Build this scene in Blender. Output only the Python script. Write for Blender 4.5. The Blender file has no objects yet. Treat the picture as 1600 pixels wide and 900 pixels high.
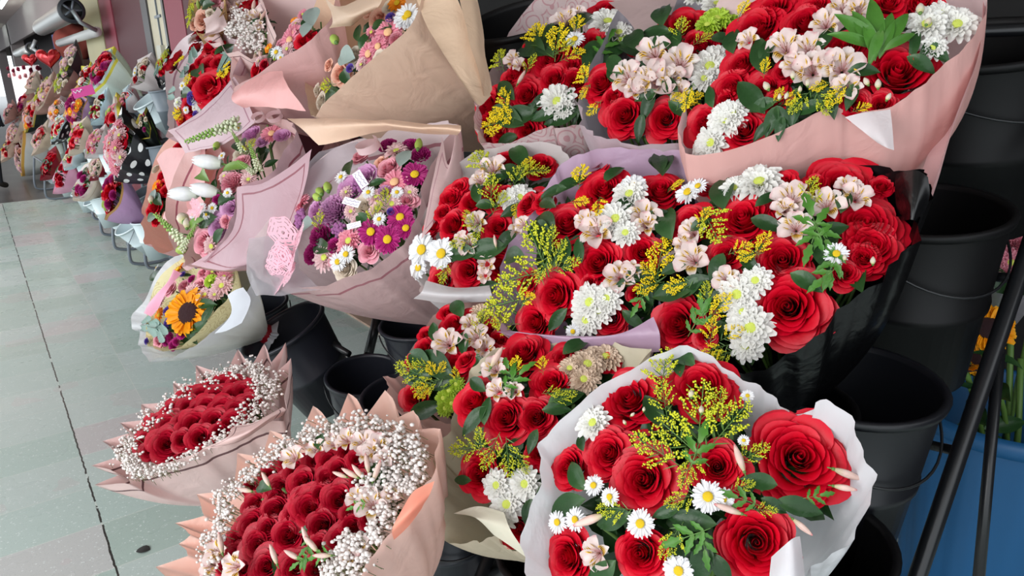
import bpy, bmesh, math, random
from mathutils import Vector, Matrix, noise
PI = math.pi
rnd = random.Random(7)
S = bpy.context.scene
COL = S.collection

# ---------------------------------------------------------------- camera
F = 1120.0
CAM = Vector((0, 0, 1.5))
_r = math.radians(1.2)
_s = (math.sin(_r), math.cos(_r))
_vx, _vy = -60 - 800, 115 - 450
_t = -(_vx * _s[0] + _vy * _s[1]) / F
_D = Vector((_s[0] / _t * F, _s[1] / _t * F, F)).normalized()
_Y = Vector((_vx, _vy, F)).normalized()
_Z = -_D
_X = _Y.cross(_Z)
RM = Matrix((_X, _Y, _Z))            # survey frame (x right, y down, z forward) -> room frame
def ray(x, y):
    return RM @ Vector(((x - 800) / F, (y - 450) / F, 1.0))
def at(x, y, d):
    return CAM + ray(x, y) * d
def on_x(x, y, X):
    r = ray(x, y); return CAM + r * (X / r.x)
def on_z(x, y, Z=0.0):
    r = ray(x, y); return CAM + r * ((Z - CAM.z) / r.z)
cd = bpy.data.cameras.new('camera'); cam = bpy.data.objects.new('camera', cd); COL.objects.link(cam)
cd.sensor_width = 36; cd.lens = F / 1600 * 36; cd.clip_start = .02; cd.clip_end = 300
cx, cy, cz = RM @ Vector((1, 0, 0)), RM @ Vector((0, -1, 0)), RM @ Vector((0, 0, -1))
cam.matrix_world = Matrix((( cx.x, cy.x, cz.x, CAM.x), (cx.y, cy.y, cz.y, CAM.y), (cx.z, cy.z, cz.z, CAM.z), (0, 0, 0, 1)))
S.camera = cam

# ---------------------------------------------------------------- materials
def lin(c):
    def f(v):
        v /= 255.0
        return v / 12.92 if v <= .04045 else ((v + .055) / 1.055) ** 2.4
    return (f(c[0]), f(c[1]), f(c[2]), 1)
MATS = {}
def new_mat(name):
    m = bpy.data.materials.new(name); m.use_nodes = True
    nt = m.node_tree; nt.nodes.clear()
    out = nt.nodes.new('ShaderNodeOutputMaterial')
    return m, nt, out
def N(nt, t, **kw):
    n = nt.nodes.new(t)
    for k, v in kw.items():
        if k in n.inputs: n.inputs[k].default_value = v
        else: setattr(n, k, v)
    return n
def ramp(nt, fac, stops, interp='LINEAR'):
    r = nt.nodes.new('ShaderNodeValToRGB'); r.color_ramp.interpolation = interp
    e = r.color_ramp.elements
    while len(e) < len(stops): e.new(.5)
    for i, (p, c) in enumerate(stops):
        e[i].position = p; e[i].color = lin(c) if len(c) == 3 and max(c) > 1 else c
    nt.links.new(fac, r.inputs[0]); return r.outputs[0]
def finish(nt, out, col, rough=.5, transl=0.0, spec=.5, bump=None, metal=0, coat=0, sheen=0):
    p = N(nt, 'ShaderNodeBsdfPrincipled'); p.inputs['Roughness'].default_value = rough
    p.inputs['Specular IOR Level'].default_value = spec; p.inputs['Metallic'].default_value = metal
    p.inputs['Coat Weight'].default_value = coat; p.inputs['Sheen Weight'].default_value = sheen
    if hasattr(col, 'links') or isinstance(col, bpy.types.NodeSocket): nt.links.new(col, p.inputs['Base Color'])
    else: p.inputs['Base Color'].default_value = col
    if bump is not None:
        b = N(nt, 'ShaderNodeBump'); b.inputs['Strength'].default_value = bump[1]; b.inputs['Distance'].default_value = bump[2]
        nt.links.new(bump[0], b.inputs['Height']); nt.links.new(b.outputs[0], p.inputs['Normal'])
    sh = p.outputs[0]
    if transl > 0:
        t = N(nt, 'ShaderNodeBsdfTranslucent')
        if isinstance(col, bpy.types.NodeSocket): nt.links.new(col, t.inputs['Color'])
        else: t.inputs['Color'].default_value = col
        mx = N(nt, 'ShaderNodeMixShader'); mx.inputs[0].default_value = transl
        nt.links.new(sh, mx.inputs[1]); nt.links.new(t.outputs[0], mx.inputs[2]); sh = mx.outputs[0]
    nt.links.new(sh, out.inputs[0])
def obj_noise(nt, scale, detail=3, dist=0, coord='Object'):
    tc = N(nt, 'ShaderNodeTexCoord'); n = N(nt, 'ShaderNodeTexNoise')
    n.inputs['Scale'].default_value = scale; n.inputs['Detail'].default_value = detail; n.inputs['Distortion'].default_value = dist
    nt.links.new(tc.outputs[coord], n.inputs['Vector']); return n.outputs[0]
def mixc(nt, fac, a, b, mode='MIX'):
    m = nt.nodes.new('ShaderNodeMix'); m.data_type = 'RGBA'; m.blend_type = mode
    for sock, v in ((m.inputs[0], fac), (m.inputs[6], a), (m.inputs[7], b)):
        if isinstance(v, bpy.types.NodeSocket): nt.links.new(v, sock)
        else: sock.default_value = v
    return m.outputs[2]
def math_(nt, op, a, b=0.0, c=0.0):
    m = nt.nodes.new('ShaderNodeMath'); m.operation = op
    for sock, v in zip(m.inputs, (a, b, c)):
        if isinstance(v, bpy.types.NodeSocket): nt.links.new(v, sock)
        else: sock.default_value = v
    return m.outputs[0]

def petal_mat(key, base, tip=None, root=None, rough=.55, transl=.15, vary=.12, streak=None, rootv=.35):
    """petal colour along the petal (uv.y 0 root .. 1 tip), with fine veins and a little per-flower variation"""
    if key in MATS: return MATS[key]
    m, nt, out = new_mat(key)
    uv = N(nt, 'ShaderNodeUVMap'); sp = N(nt, 'ShaderNodeSeparateXYZ'); nt.links.new(uv.outputs[0], sp.inputs[0])
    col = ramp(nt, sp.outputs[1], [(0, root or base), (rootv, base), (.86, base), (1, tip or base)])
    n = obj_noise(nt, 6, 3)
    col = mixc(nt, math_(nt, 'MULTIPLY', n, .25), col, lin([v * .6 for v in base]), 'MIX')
    if streak:
        w = N(nt, 'ShaderNodeTexWave'); w.wave_type = 'BANDS'; w.bands_direction = 'X'
        w.inputs['Scale'].default_value = 2.6; w.inputs['Distortion'].default_value = .4
        nt.links.new(uv.outputs[0], w.inputs['Vector'])
        k = math_(nt, 'GREATER_THAN', w.outputs['Fac'], .72)
        g = ramp(nt, sp.outputs[1], [(.2, (0, 0, 0, 1)), (.35, (1, 1, 1, 1)), (.62, (1, 1, 1, 1)), (.8, (0, 0, 0, 1))])
        yl = ramp(nt, sp.outputs[1], [(.3, (0, 0, 0, 1)), (.42, (1, 1, 1, 1)), (.6, (1, 1, 1, 1)), (.78, (0, 0, 0, 1))])
        col = mixc(nt, yl, col, lin(streak[0]))
        col = mixc(nt, math_(nt, 'MULTIPLY', k, g), col, lin(streak[1]))
    oi = N(nt, 'ShaderNodeObjectInfo')
    hv = N(nt, 'ShaderNodeHueSaturation'); nt.links.new(col, hv.inputs['Color'])
    nt.links.new(math_(nt, 'MULTIPLY_ADD', oi.outputs['Random'], 2 * vary, 1 - vary), hv.inputs['Value'])
    finish(nt, out, hv.outputs[0], rough, transl, .35, bump=(obj_noise(nt, 9, 2), .06, .02))
    MATS[key] = m; return m
def plain_mat(key, base, rough=.5, transl=0, spec=.5, bump=0, bscale=60, vary=0, metal=0, coat=0, mottle=0, emit=0):
    if key in MATS: return MATS[key]
    m, nt, out = new_mat(key)
    col = lin(base)
    if mottle:
        n = obj_noise(nt, bscale * .2, 4)
        col = mixc(nt, n, lin(base), lin([max(0, v * (1 - mottle)) for v in base]))
    if emit:
        e = N(nt, 'ShaderNodeEmission'); e.inputs[0].default_value = lin(base); e.inputs[1].default_value = emit
        nt.links.new(e.outputs[0], out.inputs[0])
    else:
        finish(nt, out, col, rough, transl, spec, (obj_noise(nt, bscale, 3), bump, .01) if bump else None, metal, coat)
    MATS[key] = m; return m
def paper_mat(key, base, line=None, line_at=.9, line_w=.03, transl=.25, rough=.45, edge=None, dots=None, inner=None, alpha=1.0, pattern=None, gauze=None, spec=.5, frame=False):
    """wrapping paper: crinkle bump, optional printed border line along the rim, dots, different reverse side"""
    if key in MATS: return MATS[key]
    m, nt, out = new_mat(key)
    uv = N(nt, 'ShaderNodeUVMap'); sp = N(nt, 'ShaderNodeSeparateXYZ'); nt.links.new(uv.outputs[0], sp.inputs[0])
    n1 = obj_noise(nt, 7, 4, .6)
    col = mixc(nt, math_(nt, 'MULTIPLY', n1, .35), lin(base), lin([v * .82 for v in base]))
    if inner:
        ge = N(nt, 'ShaderNodeNewGeometry'); col = mixc(nt, ge.outputs['Backfacing'], col, lin(inner))
    if pattern:
        v = N(nt, 'ShaderNodeTexVoronoi'); v.inputs['Scale'].default_value = 22
        tc = N(nt, 'ShaderNodeTexCoord'); nt.links.new(tc.outputs['Object'], v.inputs['Vector'])
        w = math_(nt, 'SINE', math_(nt, 'MULTIPLY', v.outputs['Distance'], 34.0))
        k = math_(nt, 'MULTIPLY', math_(nt, 'GREATER_THAN', w, .62), math_(nt, 'GREATER_THAN', obj_noise(nt, 9, 2), .48))
        col = mixc(nt, math_(nt, 'MULTIPLY', k, .55), col, lin(pattern))
    if dots:
        mp = N(nt, 'ShaderNodeMapping'); mp.inputs['Scale'].default_value = (dots[1], dots[2], 1)
        nt.links.new(uv.outputs[0], mp.inputs[0])
        s2 = N(nt, 'ShaderNodeSeparateXYZ'); nt.links.new(mp.outputs[0], s2.inputs[0])
        row = math_(nt, 'FLOOR', s2.outputs[1]); sh = math_(nt, 'MULTIPLY', math_(nt, 'MODULO', row, 2.0), .5)
        fx = math_(nt, 'SUBTRACT', math_(nt, 'FRACT', math_(nt, 'ADD', s2.outputs[0], sh)), .5)
        fy = math_(nt, 'SUBTRACT', math_(nt, 'FRACT', s2.outputs[1]), .5)
        rr = math_(nt, 'ADD', math_(nt, 'MULTIPLY', fx, fx), math_(nt, 'MULTIPLY', fy, fy))
        col = mixc(nt, math_(nt, 'LESS_THAN', rr, .055), col, lin(dots[0]))
    if line:
        if frame:
            def eg(s): return math_(nt, 'MINIMUM', s, math_(nt, 'SUBTRACT', 1.0, s))
            d = math_(nt, 'ABSOLUTE', math_(nt, 'SUBTRACT', math_(nt, 'MINIMUM', eg(sp.outputs[0]), eg(sp.outputs[1])), .11))
        else: d = math_(nt, 'ABSOLUTE', math_(nt, 'SUBTRACT', sp.outputs[1], line_at))
        col = mixc(nt, math_(nt, 'LESS_THAN', d, line_w * .5), col, lin(line))
    if edge:
        col = mixc(nt, math_(nt, 'GREATER_THAN', sp.outputs[1], edge[1]), col, lin(edge[0]))
    n2 = obj_noise(nt, 14, 3, 1.2)
    finish(nt, out, col, rough, transl, spec, (n2, .35, .012))
    if alpha < 1 or gauze:
        o2 = out.inputs[0].links[0].from_socket
        tr = N(nt, 'ShaderNodeBsdfTransparent'); mx = N(nt, 'ShaderNodeMixShader')
        if gauze:
            v = N(nt, 'ShaderNodeTexVoronoi'); v.inputs['Scale'].default_value = gauze
            tc = N(nt, 'ShaderNodeTexCoord'); nt.links.new(tc.outputs['Object'], v.inputs['Vector'])
            nt.links.new(math_(nt, 'GREATER_THAN', v.outputs['Distance'], .25), mx.inputs[0])
        else: mx.inputs[0].default_value = alpha
        nt.links.new(tr.outputs[0], mx.inputs[1]); nt.links.new(o2, mx.inputs[2]); nt.links.new(mx.outputs[0], out.inputs[0])
    MATS[key] = m; return m

# ---------------------------------------------------------------- object helpers
def mesh_from(bm, name, mats, smooth=True):
    me = bpy.data.meshes.new(name); bm.to_mesh(me); bm.free()
    for m in (mats if isinstance(mats, (list, tuple)) else [mats]): me.materials.append(m)
    if smooth: me.polygons.foreach_set('use_smooth', [True] * len(me.polygons))
    me.update(); return me
def put(name, me, parent=None, mw=None, kind=None):
    """link one object; mw is its placement in the room"""
    o = bpy.data.objects.new(name, me); COL.objects.link(o)
    if parent is not None:
        o.parent = parent
        o.matrix_local = INV[parent.name] @ (mw or Matrix.Identity(4))
    elif mw is not None: o.matrix_world = mw
    INV[o.name] = (mw or Matrix.Identity(4)).inverted()
    if kind: o['kind'] = kind
    return o
INV = {}
def thing(name, label, cat, loc, group=None):
    o = bpy.data.objects.new(name, None); COL.objects.link(o); o.empty_display_size = .05
    o.location = loc; INV[o.name] = Matrix.Translation(loc).inverted()
    o['label'] = label; o['category'] = cat
    if group: o['group'] = group
    return o
def tag(o, label, cat, group=None, kind=None):
    o['label'] = label; o['category'] = cat
    if group: o['group'] = group
    if kind: o['kind'] = kind
    return o
def frame(p, z, y=None, s=1.0, roll=0.0):
    """placement with local z along `z` and local y near `y`"""
    z = z.normalized()
    if y is None:
        y = Vector((0, 0, 1)) if abs(z.z) < .95 else Vector((0, 1, 0))
        y = (y - z * y.dot(z)).normalized()
        y = Matrix.Rotation(roll, 3, z) @ y
    else:
        y = (y - z * y.dot(z))
        y = y.normalized() if y.length > 1e-6 else z.orthogonal().normalized()
    x = y.cross(z)
    return Matrix(((x.x * s, y.x * s, z.x * s, p.x), (x.y * s, y.y * s, z.y * s, p.y), (x.z * s, y.z * s, z.z * s, p.z), (0, 0, 0, 1)))
def grid(bm, P, mi=0, uvl=None, closed=False):
    """faces over a grid of points P[j][i]; uv = (i, j) normalised"""
    V = [[bm.verts.new(p) for p in row] for row in P]
    nj, ni = len(P), len(P[0])
    for j in range(nj - 1):
        for i in range(ni if closed else ni - 1):
            k = (i + 1) % ni
            f = bm.faces.new((V[j][i], V[j][k], V[j + 1][k], V[j + 1][i])); f.material_index = mi; f.smooth = True
            if uvl:
                d = ni if closed else ni - 1
                for l, (a, b) in zip(f.loops, ((i, j), (i + 1, j), (i + 1, j + 1), (i, j + 1))): l[uvl].uv = (a / d, b / (nj - 1))
    return V
def tube(bm, pts, r, n=8, mi=0, cap=True):
    pts = [Vector(p) for p in pts]
    rs = r if isinstance(r, (list, tuple)) else [r] * len(pts)
    rings = []; prev = None
    for i, p in enumerate(pts):
        a = (pts[min(i + 1, len(pts) - 1)] - pts[max(i - 1, 0)]).normalized()
        if prev is None: u = a.orthogonal().normalized()
        else: u = (prev - a * prev.dot(a)); u = u.normalized() if u.length > 1e-6 else a.orthogonal().normalized()
        prev = u; w = a.cross(u)
        rings.append([bm.verts.new(p + (u * math.cos(t) + w * math.sin(t)) * rs[i]) for t in [2 * PI * k / n for k in range(n)]])
    for a, b in zip(rings, rings[1:]):
        for k in range(n):
            f = bm.faces.new((a[k], a[(k + 1) % n], b[(k + 1) % n], b[k])); f.material_index = mi; f.smooth = True
    if cap:
        for q in (rings[0][::-1], rings[-1]):
            f = bm.faces.new(q); f.material_index = mi
def ball(bm, c, r, mi=0, sub=1, sq=(1, 1, 1)):
    m = Matrix.Translation(c) @ Matrix.Diagonal((r * sq[0], r * sq[1], r * sq[2], 1))
    res = bmesh.ops.create_icosphere(bm, subdivisions=sub, radius=1, matrix=m)
    for v in res['verts']:
        for f in v.link_faces: f.material_index = mi; f.smooth = True
def box(bm, c, d, mi=0, rot=None):
    m = Matrix.Translation(c) @ (rot.to_4x4() if rot else Matrix.Identity(4)) @ Matrix.Diagonal((d[0], d[1], d[2], 1))
    r = bmesh.ops.create_cube(bm, size=1, matrix=m)
    for v in r['verts']:
        for f in v.link_faces: f.material_index = mi
def lathe(bm, prof, n=40, mi=0, uvl=None):
    P = [[(r * math.cos(2 * PI * i / n), r * math.sin(2 * PI * i / n), z) for i in range(n)] for r, z in prof]
    return grid(bm, P, mi, uvl, True)
def smooth_curve(pts, k=6):
    pts = [Vector(p) for p in pts]; out = []
    for i in range(len(pts) - 1):
        a, b, c, d = pts[max(i - 1, 0)], pts[i], pts[i + 1], pts[min(i + 2, len(pts) - 1)]
        for j in range(k):
            t = j / k
            out.append(.5 * ((2 * b) + (c - a) * t + (2 * a - 5 * b + 4 * c - d) * t * t + (3 * b - a - 3 * c + d) * t ** 3))
    out.append(pts[-1]); return out

# ---------------------------------------------------------------- flowers (each unit size: 1 across, facing +z; long ones lie along +y)
def P_petal(bm, uvl, ang, rows, nu=4, mi=0, cup=0.0):
    """one petal: rows = [(dist, z, halfwidth)], flat-ish blade pointing along ang"""
    ca, sa = math.cos(ang), math.sin(ang); P = []
    for (r, z, w) in rows:
        P.append([((r * ca - (u * w) * sa), (r * sa + (u * w) * ca), z + cup * w * u * u * 2) for u in [2 * i / nu - 1 for i in range(nu + 1)]])
    grid(bm, P, mi, uvl)
def rose_mesh(openness, seed, mat, layers=8):
    R = random.Random(seed); bm = bmesh.new(); uvl = bm.loops.layers.uv.new('UVMap')
    P = []                                   # tight spiral heart
    nt_ = 56
    for j in range(6):
        v = j / 5; row = []
        for i in range(nt_ + 1):
            t = i / nt_ * 2 * PI * 2.8
            r = (.010 + .0062 * t) * (.75 + .25 * v) * (1 + .05 * math.sin(3 * t))
            row.append((r * math.cos(t), r * math.sin(t), -.28 + (.355 - .0045 * t) * v + .01 * math.sin(2.3 * t) * v))
        P.append(row)
    grid(bm, P, 0, uvl)
    ball(bm, (0, 0, -.14), .06, 0, 2)
    spec = [(.125, .03, 3, 2.3), (.165, .03, 3, 2.2), (.205, .022, 4, 1.9), (.25, .01, 4, 1.85), (.30, -.008, 4, 1.8), (.35, -.035, 5, 1.6), (.41, -.075, 5, 1.55), (.475, -.13, 5, 1.5)][:layers]
    rot = R.uniform(0, 6)
    for k, (rt, zt, n, wd) in enumerate(spec):
        rt = rt * (.82 + .18 * openness) * (1 if k < 4 else openness * .25 + .75); rot += 1.1
        for q in range(n):
            a0 = rot + 2 * PI * q / n + R.uniform(-.12, .12); w = wd * R.uniform(.92, 1.08)
            jt = R.uniform(-.03, .03); curl = (.006 + .0075 * k) * (.4 + .6 * openness) * R.uniform(.6, 1.4); pt = R.uniform(.0, .035) * (k > 3)
            nu, nv = 9, 7; P = []
            for j in range(nv + 1):
                v = j / nv; row = []
                wv = w * .5 * (.45 + .55 * math.sin(min(v * 1.25, 1) * PI / 2))
                for i in range(nu + 1):
                    u = 2 * i / nu - 1
                    ve = v * (1 - .16 * abs(u) ** 2.5)
                    r = rt * (.42 + .53 * ve ** .7) + u * .012 * (1 + .25 * k)
                    z = -.42 + (zt + jt + .42) * ve ** 1.1
                    if ve > .7:
                        e = (ve - .7) / .3
                        r += curl * 2.2 * e * e; z -= curl * 1.3 * e * e * e
                    if v > .8: r += pt * (1 - abs(u)) ** 2 * (v - .8) * 5 * .8
                    r += .008 * math.sin(5 * u + q * 2 + k) * ve
                    a = a0 + u * wv
                    row.append((r * math.cos(a), r * math.sin(a), z))
                P.append(row)
            grid(bm, P, 0, uvl)
    bmesh.ops.recalc_face_normals(bm, faces=bm.faces)
    return mesh_from(bm, 'rose', mat)
def chrys_mesh(seed, mat, cmat, n_layers=5, petals=17, w=.055, flat=False):
    R = random.Random(seed); bm = bmesh.new(); uvl = bm.loops.layers.uv.new('UVMap')
    for k in range(n_layers):
        t = k / max(1, n_layers - 1)
        ln = .5 - .26 * t if not flat else .5 - .04 * t
        el = (.08 + 1.0 * t) if not flat else .12 + .15 * t
        n = petals - int(3 * t) if not flat else petals
        for q in range(n):
            a = 2 * PI * (q + .5 * (k % 2)) / n + R.uniform(-.08, .08); e = el + R.uniform(-.12, .12); L = ln * R.uniform(.88, 1.06); dr = R.uniform(.3, 1.3) * (.6 if flat else 1)
            rows = []
            for j in range(6):
                v = j / 5; rr = .05 + (L - .05) * v * math.cos(e * (1 - .35 * v)); z = -.1 + L * v * math.sin(e) * .9 - .05 * dr * v * v
                rows.append((rr, z, w * (.45 + .75 * math.sin(min(1, v * 1.05) * PI * .62)) * (1 if v < .95 else .45)))
            P_petal(bm, uvl, a, rows, 2, 0, cup=.5)
    me = mesh_from(bm, 'chrysanthemum', mat)
    bm = bmesh.new()
    ball(bm, (0, 0, -.02 if not flat else .0), .13 if not flat else .15, 0, 3, (1, 1, .45))
    for v in bm.verts: v.co += v.normal * .014 * noise.noise(v.co * 60)
    return me, mesh_from(bm, 'flower_center', cmat)
def alstro_mesh(seed, m_out, m_in, m_st, closed=0.0):
    R = random.Random(seed); bm = bmesh.new(); uvl = bm.loops.layers.uv.new('UVMap')
    for k in range(6):
        a = PI / 3 * k + R.uniform(-.1, .1); inn = k % 2
        L = .52 * R.uniform(.92, 1.05); wm = (.20 if not inn else .135); rows = []
        for j in range(8):
            v = j / 7; e = (1.15 - .75 * v ** .8) * (1 - closed) + 1.35 * closed
            rr = .03 + L * (v ** 1.15) * math.cos(e * .75); z = -.34 + L * 1.05 * v * math.sin(min(e + .25, 1.4)) ** .8 - (.05 * v * v if v > .6 else 0)
            wv = wm * (math.sin(min(1, v * 1.02) * PI * .86) ** .7 + .12) * (1 if v < .99 else .35)
            rows.append((rr, z, wv))
        P_petal(bm, uvl, a, rows, 4, inn, cup=.5)
    for q in range(5):
        a = q * 1.3; tube(bm, [(0, 0, -.3), (.05 * math.cos(a), .05 * math.sin(a), -.1), (.09 * math.cos(a), .09 * math.sin(a), .02)], .006, 4, 2)
        ball(bm, (.09 * math.cos(a), .09 * math.sin(a), .03), .016, 2, 1)
    return mesh_from(bm, 'alstroemeria', [m_out, m_in, m_st])
def bud_mesh(seed, mat, gmat, fat=.125, sepals=True):
    """closed bud along +y"""
    R = random.Random(seed); bm = bmesh.new(); uvl = bm.loops.layers.uv.new('UVMap')
    for q in range(5):
        a0 = 2 * PI * q / 5; P = []
        for j in range(9):
            v = j / 8; r = fat * math.sin(PI * (v * .86 + .06)) ** .8 * (1 - .15 * v); row = []
            for i in range(5):
                a = a0 + (i / 4 - .5) * 1.75; rr = r * (1 + .1 * (i / 4))
                row.append((rr * math.cos(a), -.42 + .92 * v + .03 * (q % 2) * v, rr * math.sin(a)))
            P.append(row)
        grid(bm, P, 0, uvl)
    ball(bm, (0, -.42, 0), fat * .5, 1, 2); tube(bm, [(0, -.42, 0), (0, -.6, -.04)], .025, 5, 1)
    bmesh.ops.recalc_face_normals(bm, faces=bm.faces)
    return mesh_from(bm, 'bud', [mat, gmat])
def goldenrod_mesh(seed, ymat, gmat, dense=1.0):
    R = random.Random(seed); bm = bmesh.new()
    tube(bm, smooth_curve([(0, -.5, -.08), (.02, -.1, 0), (.03, .48, .06)], 3), .009, 4, 1)
    for i in range(int(13 * dense)):
        t = i / (13 * dense); y0 = -.32 + .76 * t; side = 1 if i % 2 else -1; L = (.34 * (1 - t) + .08) * R.uniform(.8, 1.15)
        a = R.uniform(.4, .9); up = R.uniform(-.05, .16)
        p0 = Vector((.02, y0, 0)); p1 = p0 + Vector((side * L * math.sin(a) * 1.2, L * math.cos(a), up * L + .04)); 
        tube(bm, [p0, (p0 + p1) / 2 + Vector((0, 0, .02)), p1], .005, 3, 1)
        nb = int(14 * dense * (L / .3)) + 4
        for q in range(nb):
            s = .25 + .75 * q / nb; c = p0.lerp(p1, s) + Vector((R.uniform(-1, 1), R.uniform(-1, 1), R.uniform(-.3, 1))) * .026
            ball(bm, c, R.uniform(.010, .019), 0, 1)
    for q in range(6):
        c = Vector((.02 + R.uniform(-.02, .02), R.uniform(.36, .5), .06)); ball(bm, c, .016, 0, 1)
    for i in range(9):                      # narrow leaves
        y0 = -.45 + .09 * i; s = 1 if i % 2 else -1
        P = [[(s * x, y0 + x * .9 + w, -.03 + .1 * x) for w in (-k, k)] for x, k in ((0, .004), (.06, .016), (.13, .012), (.19, .002))]
        grid(bm, P, 1)
    return mesh_from(bm, 'goldenrod', [ymat, gmat])
def leaf_pts(w=.2, curve=.12, fold=.35, n=8, lobes=0):
    P = []
    for j in range(n + 1):
        v = j / n; y = -.5 + v; hw = w * math.sin(PI * v ** .85) ** .9 + .004
        if lobes: hw *= 1 + .28 * math.sin(v * lobes * 2 * PI)
        P.append([(u * hw, y, -curve * (v - .4) ** 2 * 4 * .5 + abs(u) * hw * fold + .015 * math.sin(9 * v) * abs(u)) for u in (-1, -.5, 0, .5, 1)])
    return P
def leaf_mesh(mat, **k):
    bm = bmesh.new(); uvl = bm.loops.layers.uv.new('UVMap'); grid(bm, leaf_pts(**k), 0, uvl); return mesh_from(bm, 'leaf', mat)
def leaflets():
    bm = bmesh.new(); uvl = bm.loops.layers.uv.new('UVMap')
    for ang, s, y0 in ((0, .62, .2), (.75, .5, -.02), (-.75, .5, -.02), (.95, .36, -.25), (-.95, .36, -.25)):
        M_ = Matrix.Translation((0, y0 - .1, .02)) @ Matrix.Rotation(-ang, 4, 'Z') @ Matrix.Diagonal((s, s, s, 1)) @ Matrix.Translation((0, .5, 0))
        grid(bm, [[M_ @ Vector(q) for q in r] for r in leaf_pts(w=.15, curve=.2, n=10, lobes=3)], 0, uvl)
    tube(bm, [(0, -.5, 0), (0, .1, .02)], .012, 4, 0)
    return mesh_from(bm, 'leaf', m_leafb)
def ruffle_mesh(seed, mat, rings=6, petals=11, amp=.03, dome=.25):
    """carnation / lisianthus: overlapping ruffled petals in a dome"""
    R = random.Random(seed); bm = bmesh.new(); uvl = bm.loops.layers.uv.new('UVMap')
    for k in range(rings):
        t = (k + 1) / rings; n = max(3, int(petals * (.35 + .65 * t)))
        for q in range(n):
            a0 = 2 * PI * q / n + k * .7 + R.uniform(-.15, .15); P = []; wd = 2 * PI / n * .85
            for j in range(6):
                v = j / 5; row = []
                for i in range(8):
                    u = 2 * i / 7 - 1; a = a0 + u * wd * (.4 + .6 * v) * .8
                    r = .5 * t * (.25 + .75 * v) + amp * v * math.sin(7 * u + q) ; z = -.35 + (.35 + dome * (1 - t * t) - .05) * v ** .8 + amp * v * math.sin(9 * u + 2 * q + k)
                    row.append((r * math.cos(a), r * math.sin(a), z))
                P.append(row)
            grid(bm, P, 0, uvl)
    return mesh_from(bm, 'carnation', mat)
def tulip_mesh(seed, mat, gmat):
    bm = bmesh.new(); uvl = bm.loops.layers.uv.new('UVMap')
    for q in range(6):
        a0 = PI / 3 * q; P = []
        for j in range(10):
            v = j / 9; r = .23 * (math.sin(PI * (.12 + .80 * v)) ** .65) * (1.06 if q % 2 else .98); row = []
            w = 1.45 * math.sin(PI * min(.97, v * .72 + .25)) ** .5
            for i in range(7):
                u = i / 6 * 2 - 1; a = a0 + u * w * .62
                row.append((r * math.cos(a), -.5 + v * (1 - .04 * u * u), r * math.sin(a)))
            P.append(row)
        grid(bm, P, 0, uvl)
    tube(bm, [(0, -.48, 0), (0, -.8, -.05)], .04, 6, 1)
    bmesh.ops.recalc_face_normals(bm, faces=bm.faces)
    return mesh_from(bm, 'tulip', [mat, gmat])
def snap_mesh(seed, wmat, gmat):
    R = random.Random(seed); bm = bmesh.new(); uvl = bm.loops.layers.uv.new('UVMap')
    tube(bm, [(0, -.5, 0), (.02, 0, .02), (0, .5, .06)], .014, 5, 1)
    for i in range(70):
        t = i / 69; y = -.46 + .95 * t; a = i * 2.4; r = .075 * (1 - .72 * t) + .010
        c = Vector((math.cos(a) * r, y, math.sin(a) * r * .8 + .03)); s = .040 * (1 - .6 * t) + .006
        mi = 0 if t < .45 else 1
        ball(bm, c, s, mi, 1, (1, .8, 1)); 
        if mi == 0: ball(bm, c + Vector((math.cos(a) * s * .8, -s * .5, math.sin(a) * s * .7)), s * .75, 0, 1, (1, .5, 1))
    return mesh_from(bm, 'snapdragon', [wmat, gmat])
def euca_mesh(mat):
    bm = bmesh.new(); tube(bm, [(0, -.5, 0), (0, .5, .05)], .012, 4, 0)
    for i in range(9):
        y = -.42 + .105 * i; s = .17 * (1 - .06 * i)
        for d in (-1, 1):
            c = Vector((d * s * .9, y + .03, .03)); ring = [c + Vector((s * math.cos(t) * .85, s * math.sin(t), .05 * math.cos(t * 2) + d * .02)) for t in [2 * PI * k / 12 for k in range(12)]]
            vs = [bm.verts.new(p) for p in ring]; cc = bm.verts.new(c + Vector((0, 0, -.02)))
            for k in range(12): bm.faces.new((vs[k], vs[(k + 1) % 12], cc))
    return mesh_from(bm, 'eucalyptus', mat)
def cluster_mesh(seed, mat, n=16):
    R = random.Random(seed); bm = bmesh.new()
    for i in range(n):
        a = i * 2.4; r = .42 * math.sqrt(i / n)
        c = Vector((r * math.cos(a), r * math.sin(a), -.3 * r + R.uniform(-.04, .04))); s = R.uniform(.1, .13); ball(bm, c, s, 0, 2)
        tube(bm, [c, (0, 0, -.6)], .008, 3, 0)
    return mesh_from(bm, 'berry_cluster', mat)
def butterfly_mesh(mat):
    """paper butterfly, wings cut with round holes, folded up along the body"""
    bm = bmesh.new()
    for s in (-1, 1):
        for (cx_, cy_, rx, ry, ang) in ((.25, .2, .3, .22, .6), (.2, -.2, .22, .17, -.6)):
            n, m = 26, 12; V = {}
            for j in range(m + 1):
                for i in range(n):
                    t = 2 * PI * i / n; q = j / m; q = .12 + .88 * q; k = 1 + .08 * math.cos(6 * t)
                    x, y = rx * q * k * math.cos(t), ry * q * k * math.sin(t)
                    X, Y_ = cx_ + x * math.cos(ang) - y * math.sin(ang), cy_ + x * math.sin(ang) + y * math.cos(ang)
                    V[i, j] = bm.verts.new((s * abs(X) * .8, Y_, abs(X) * .55))
            for j in range(m):
                for i in range(n):
                    if j in (3, 7, 10) and i % 3 != 0: continue
                    bm.faces.new((V[i, j], V[(i + 1) % n, j], V[(i + 1) % n, j + 1], V[i, j + 1]))
    tube(bm, [(0, -.3, 0), (0, .3, 0)], .02, 5, 0)
    return mesh_from(bm, 'butterfly', mat)
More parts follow.
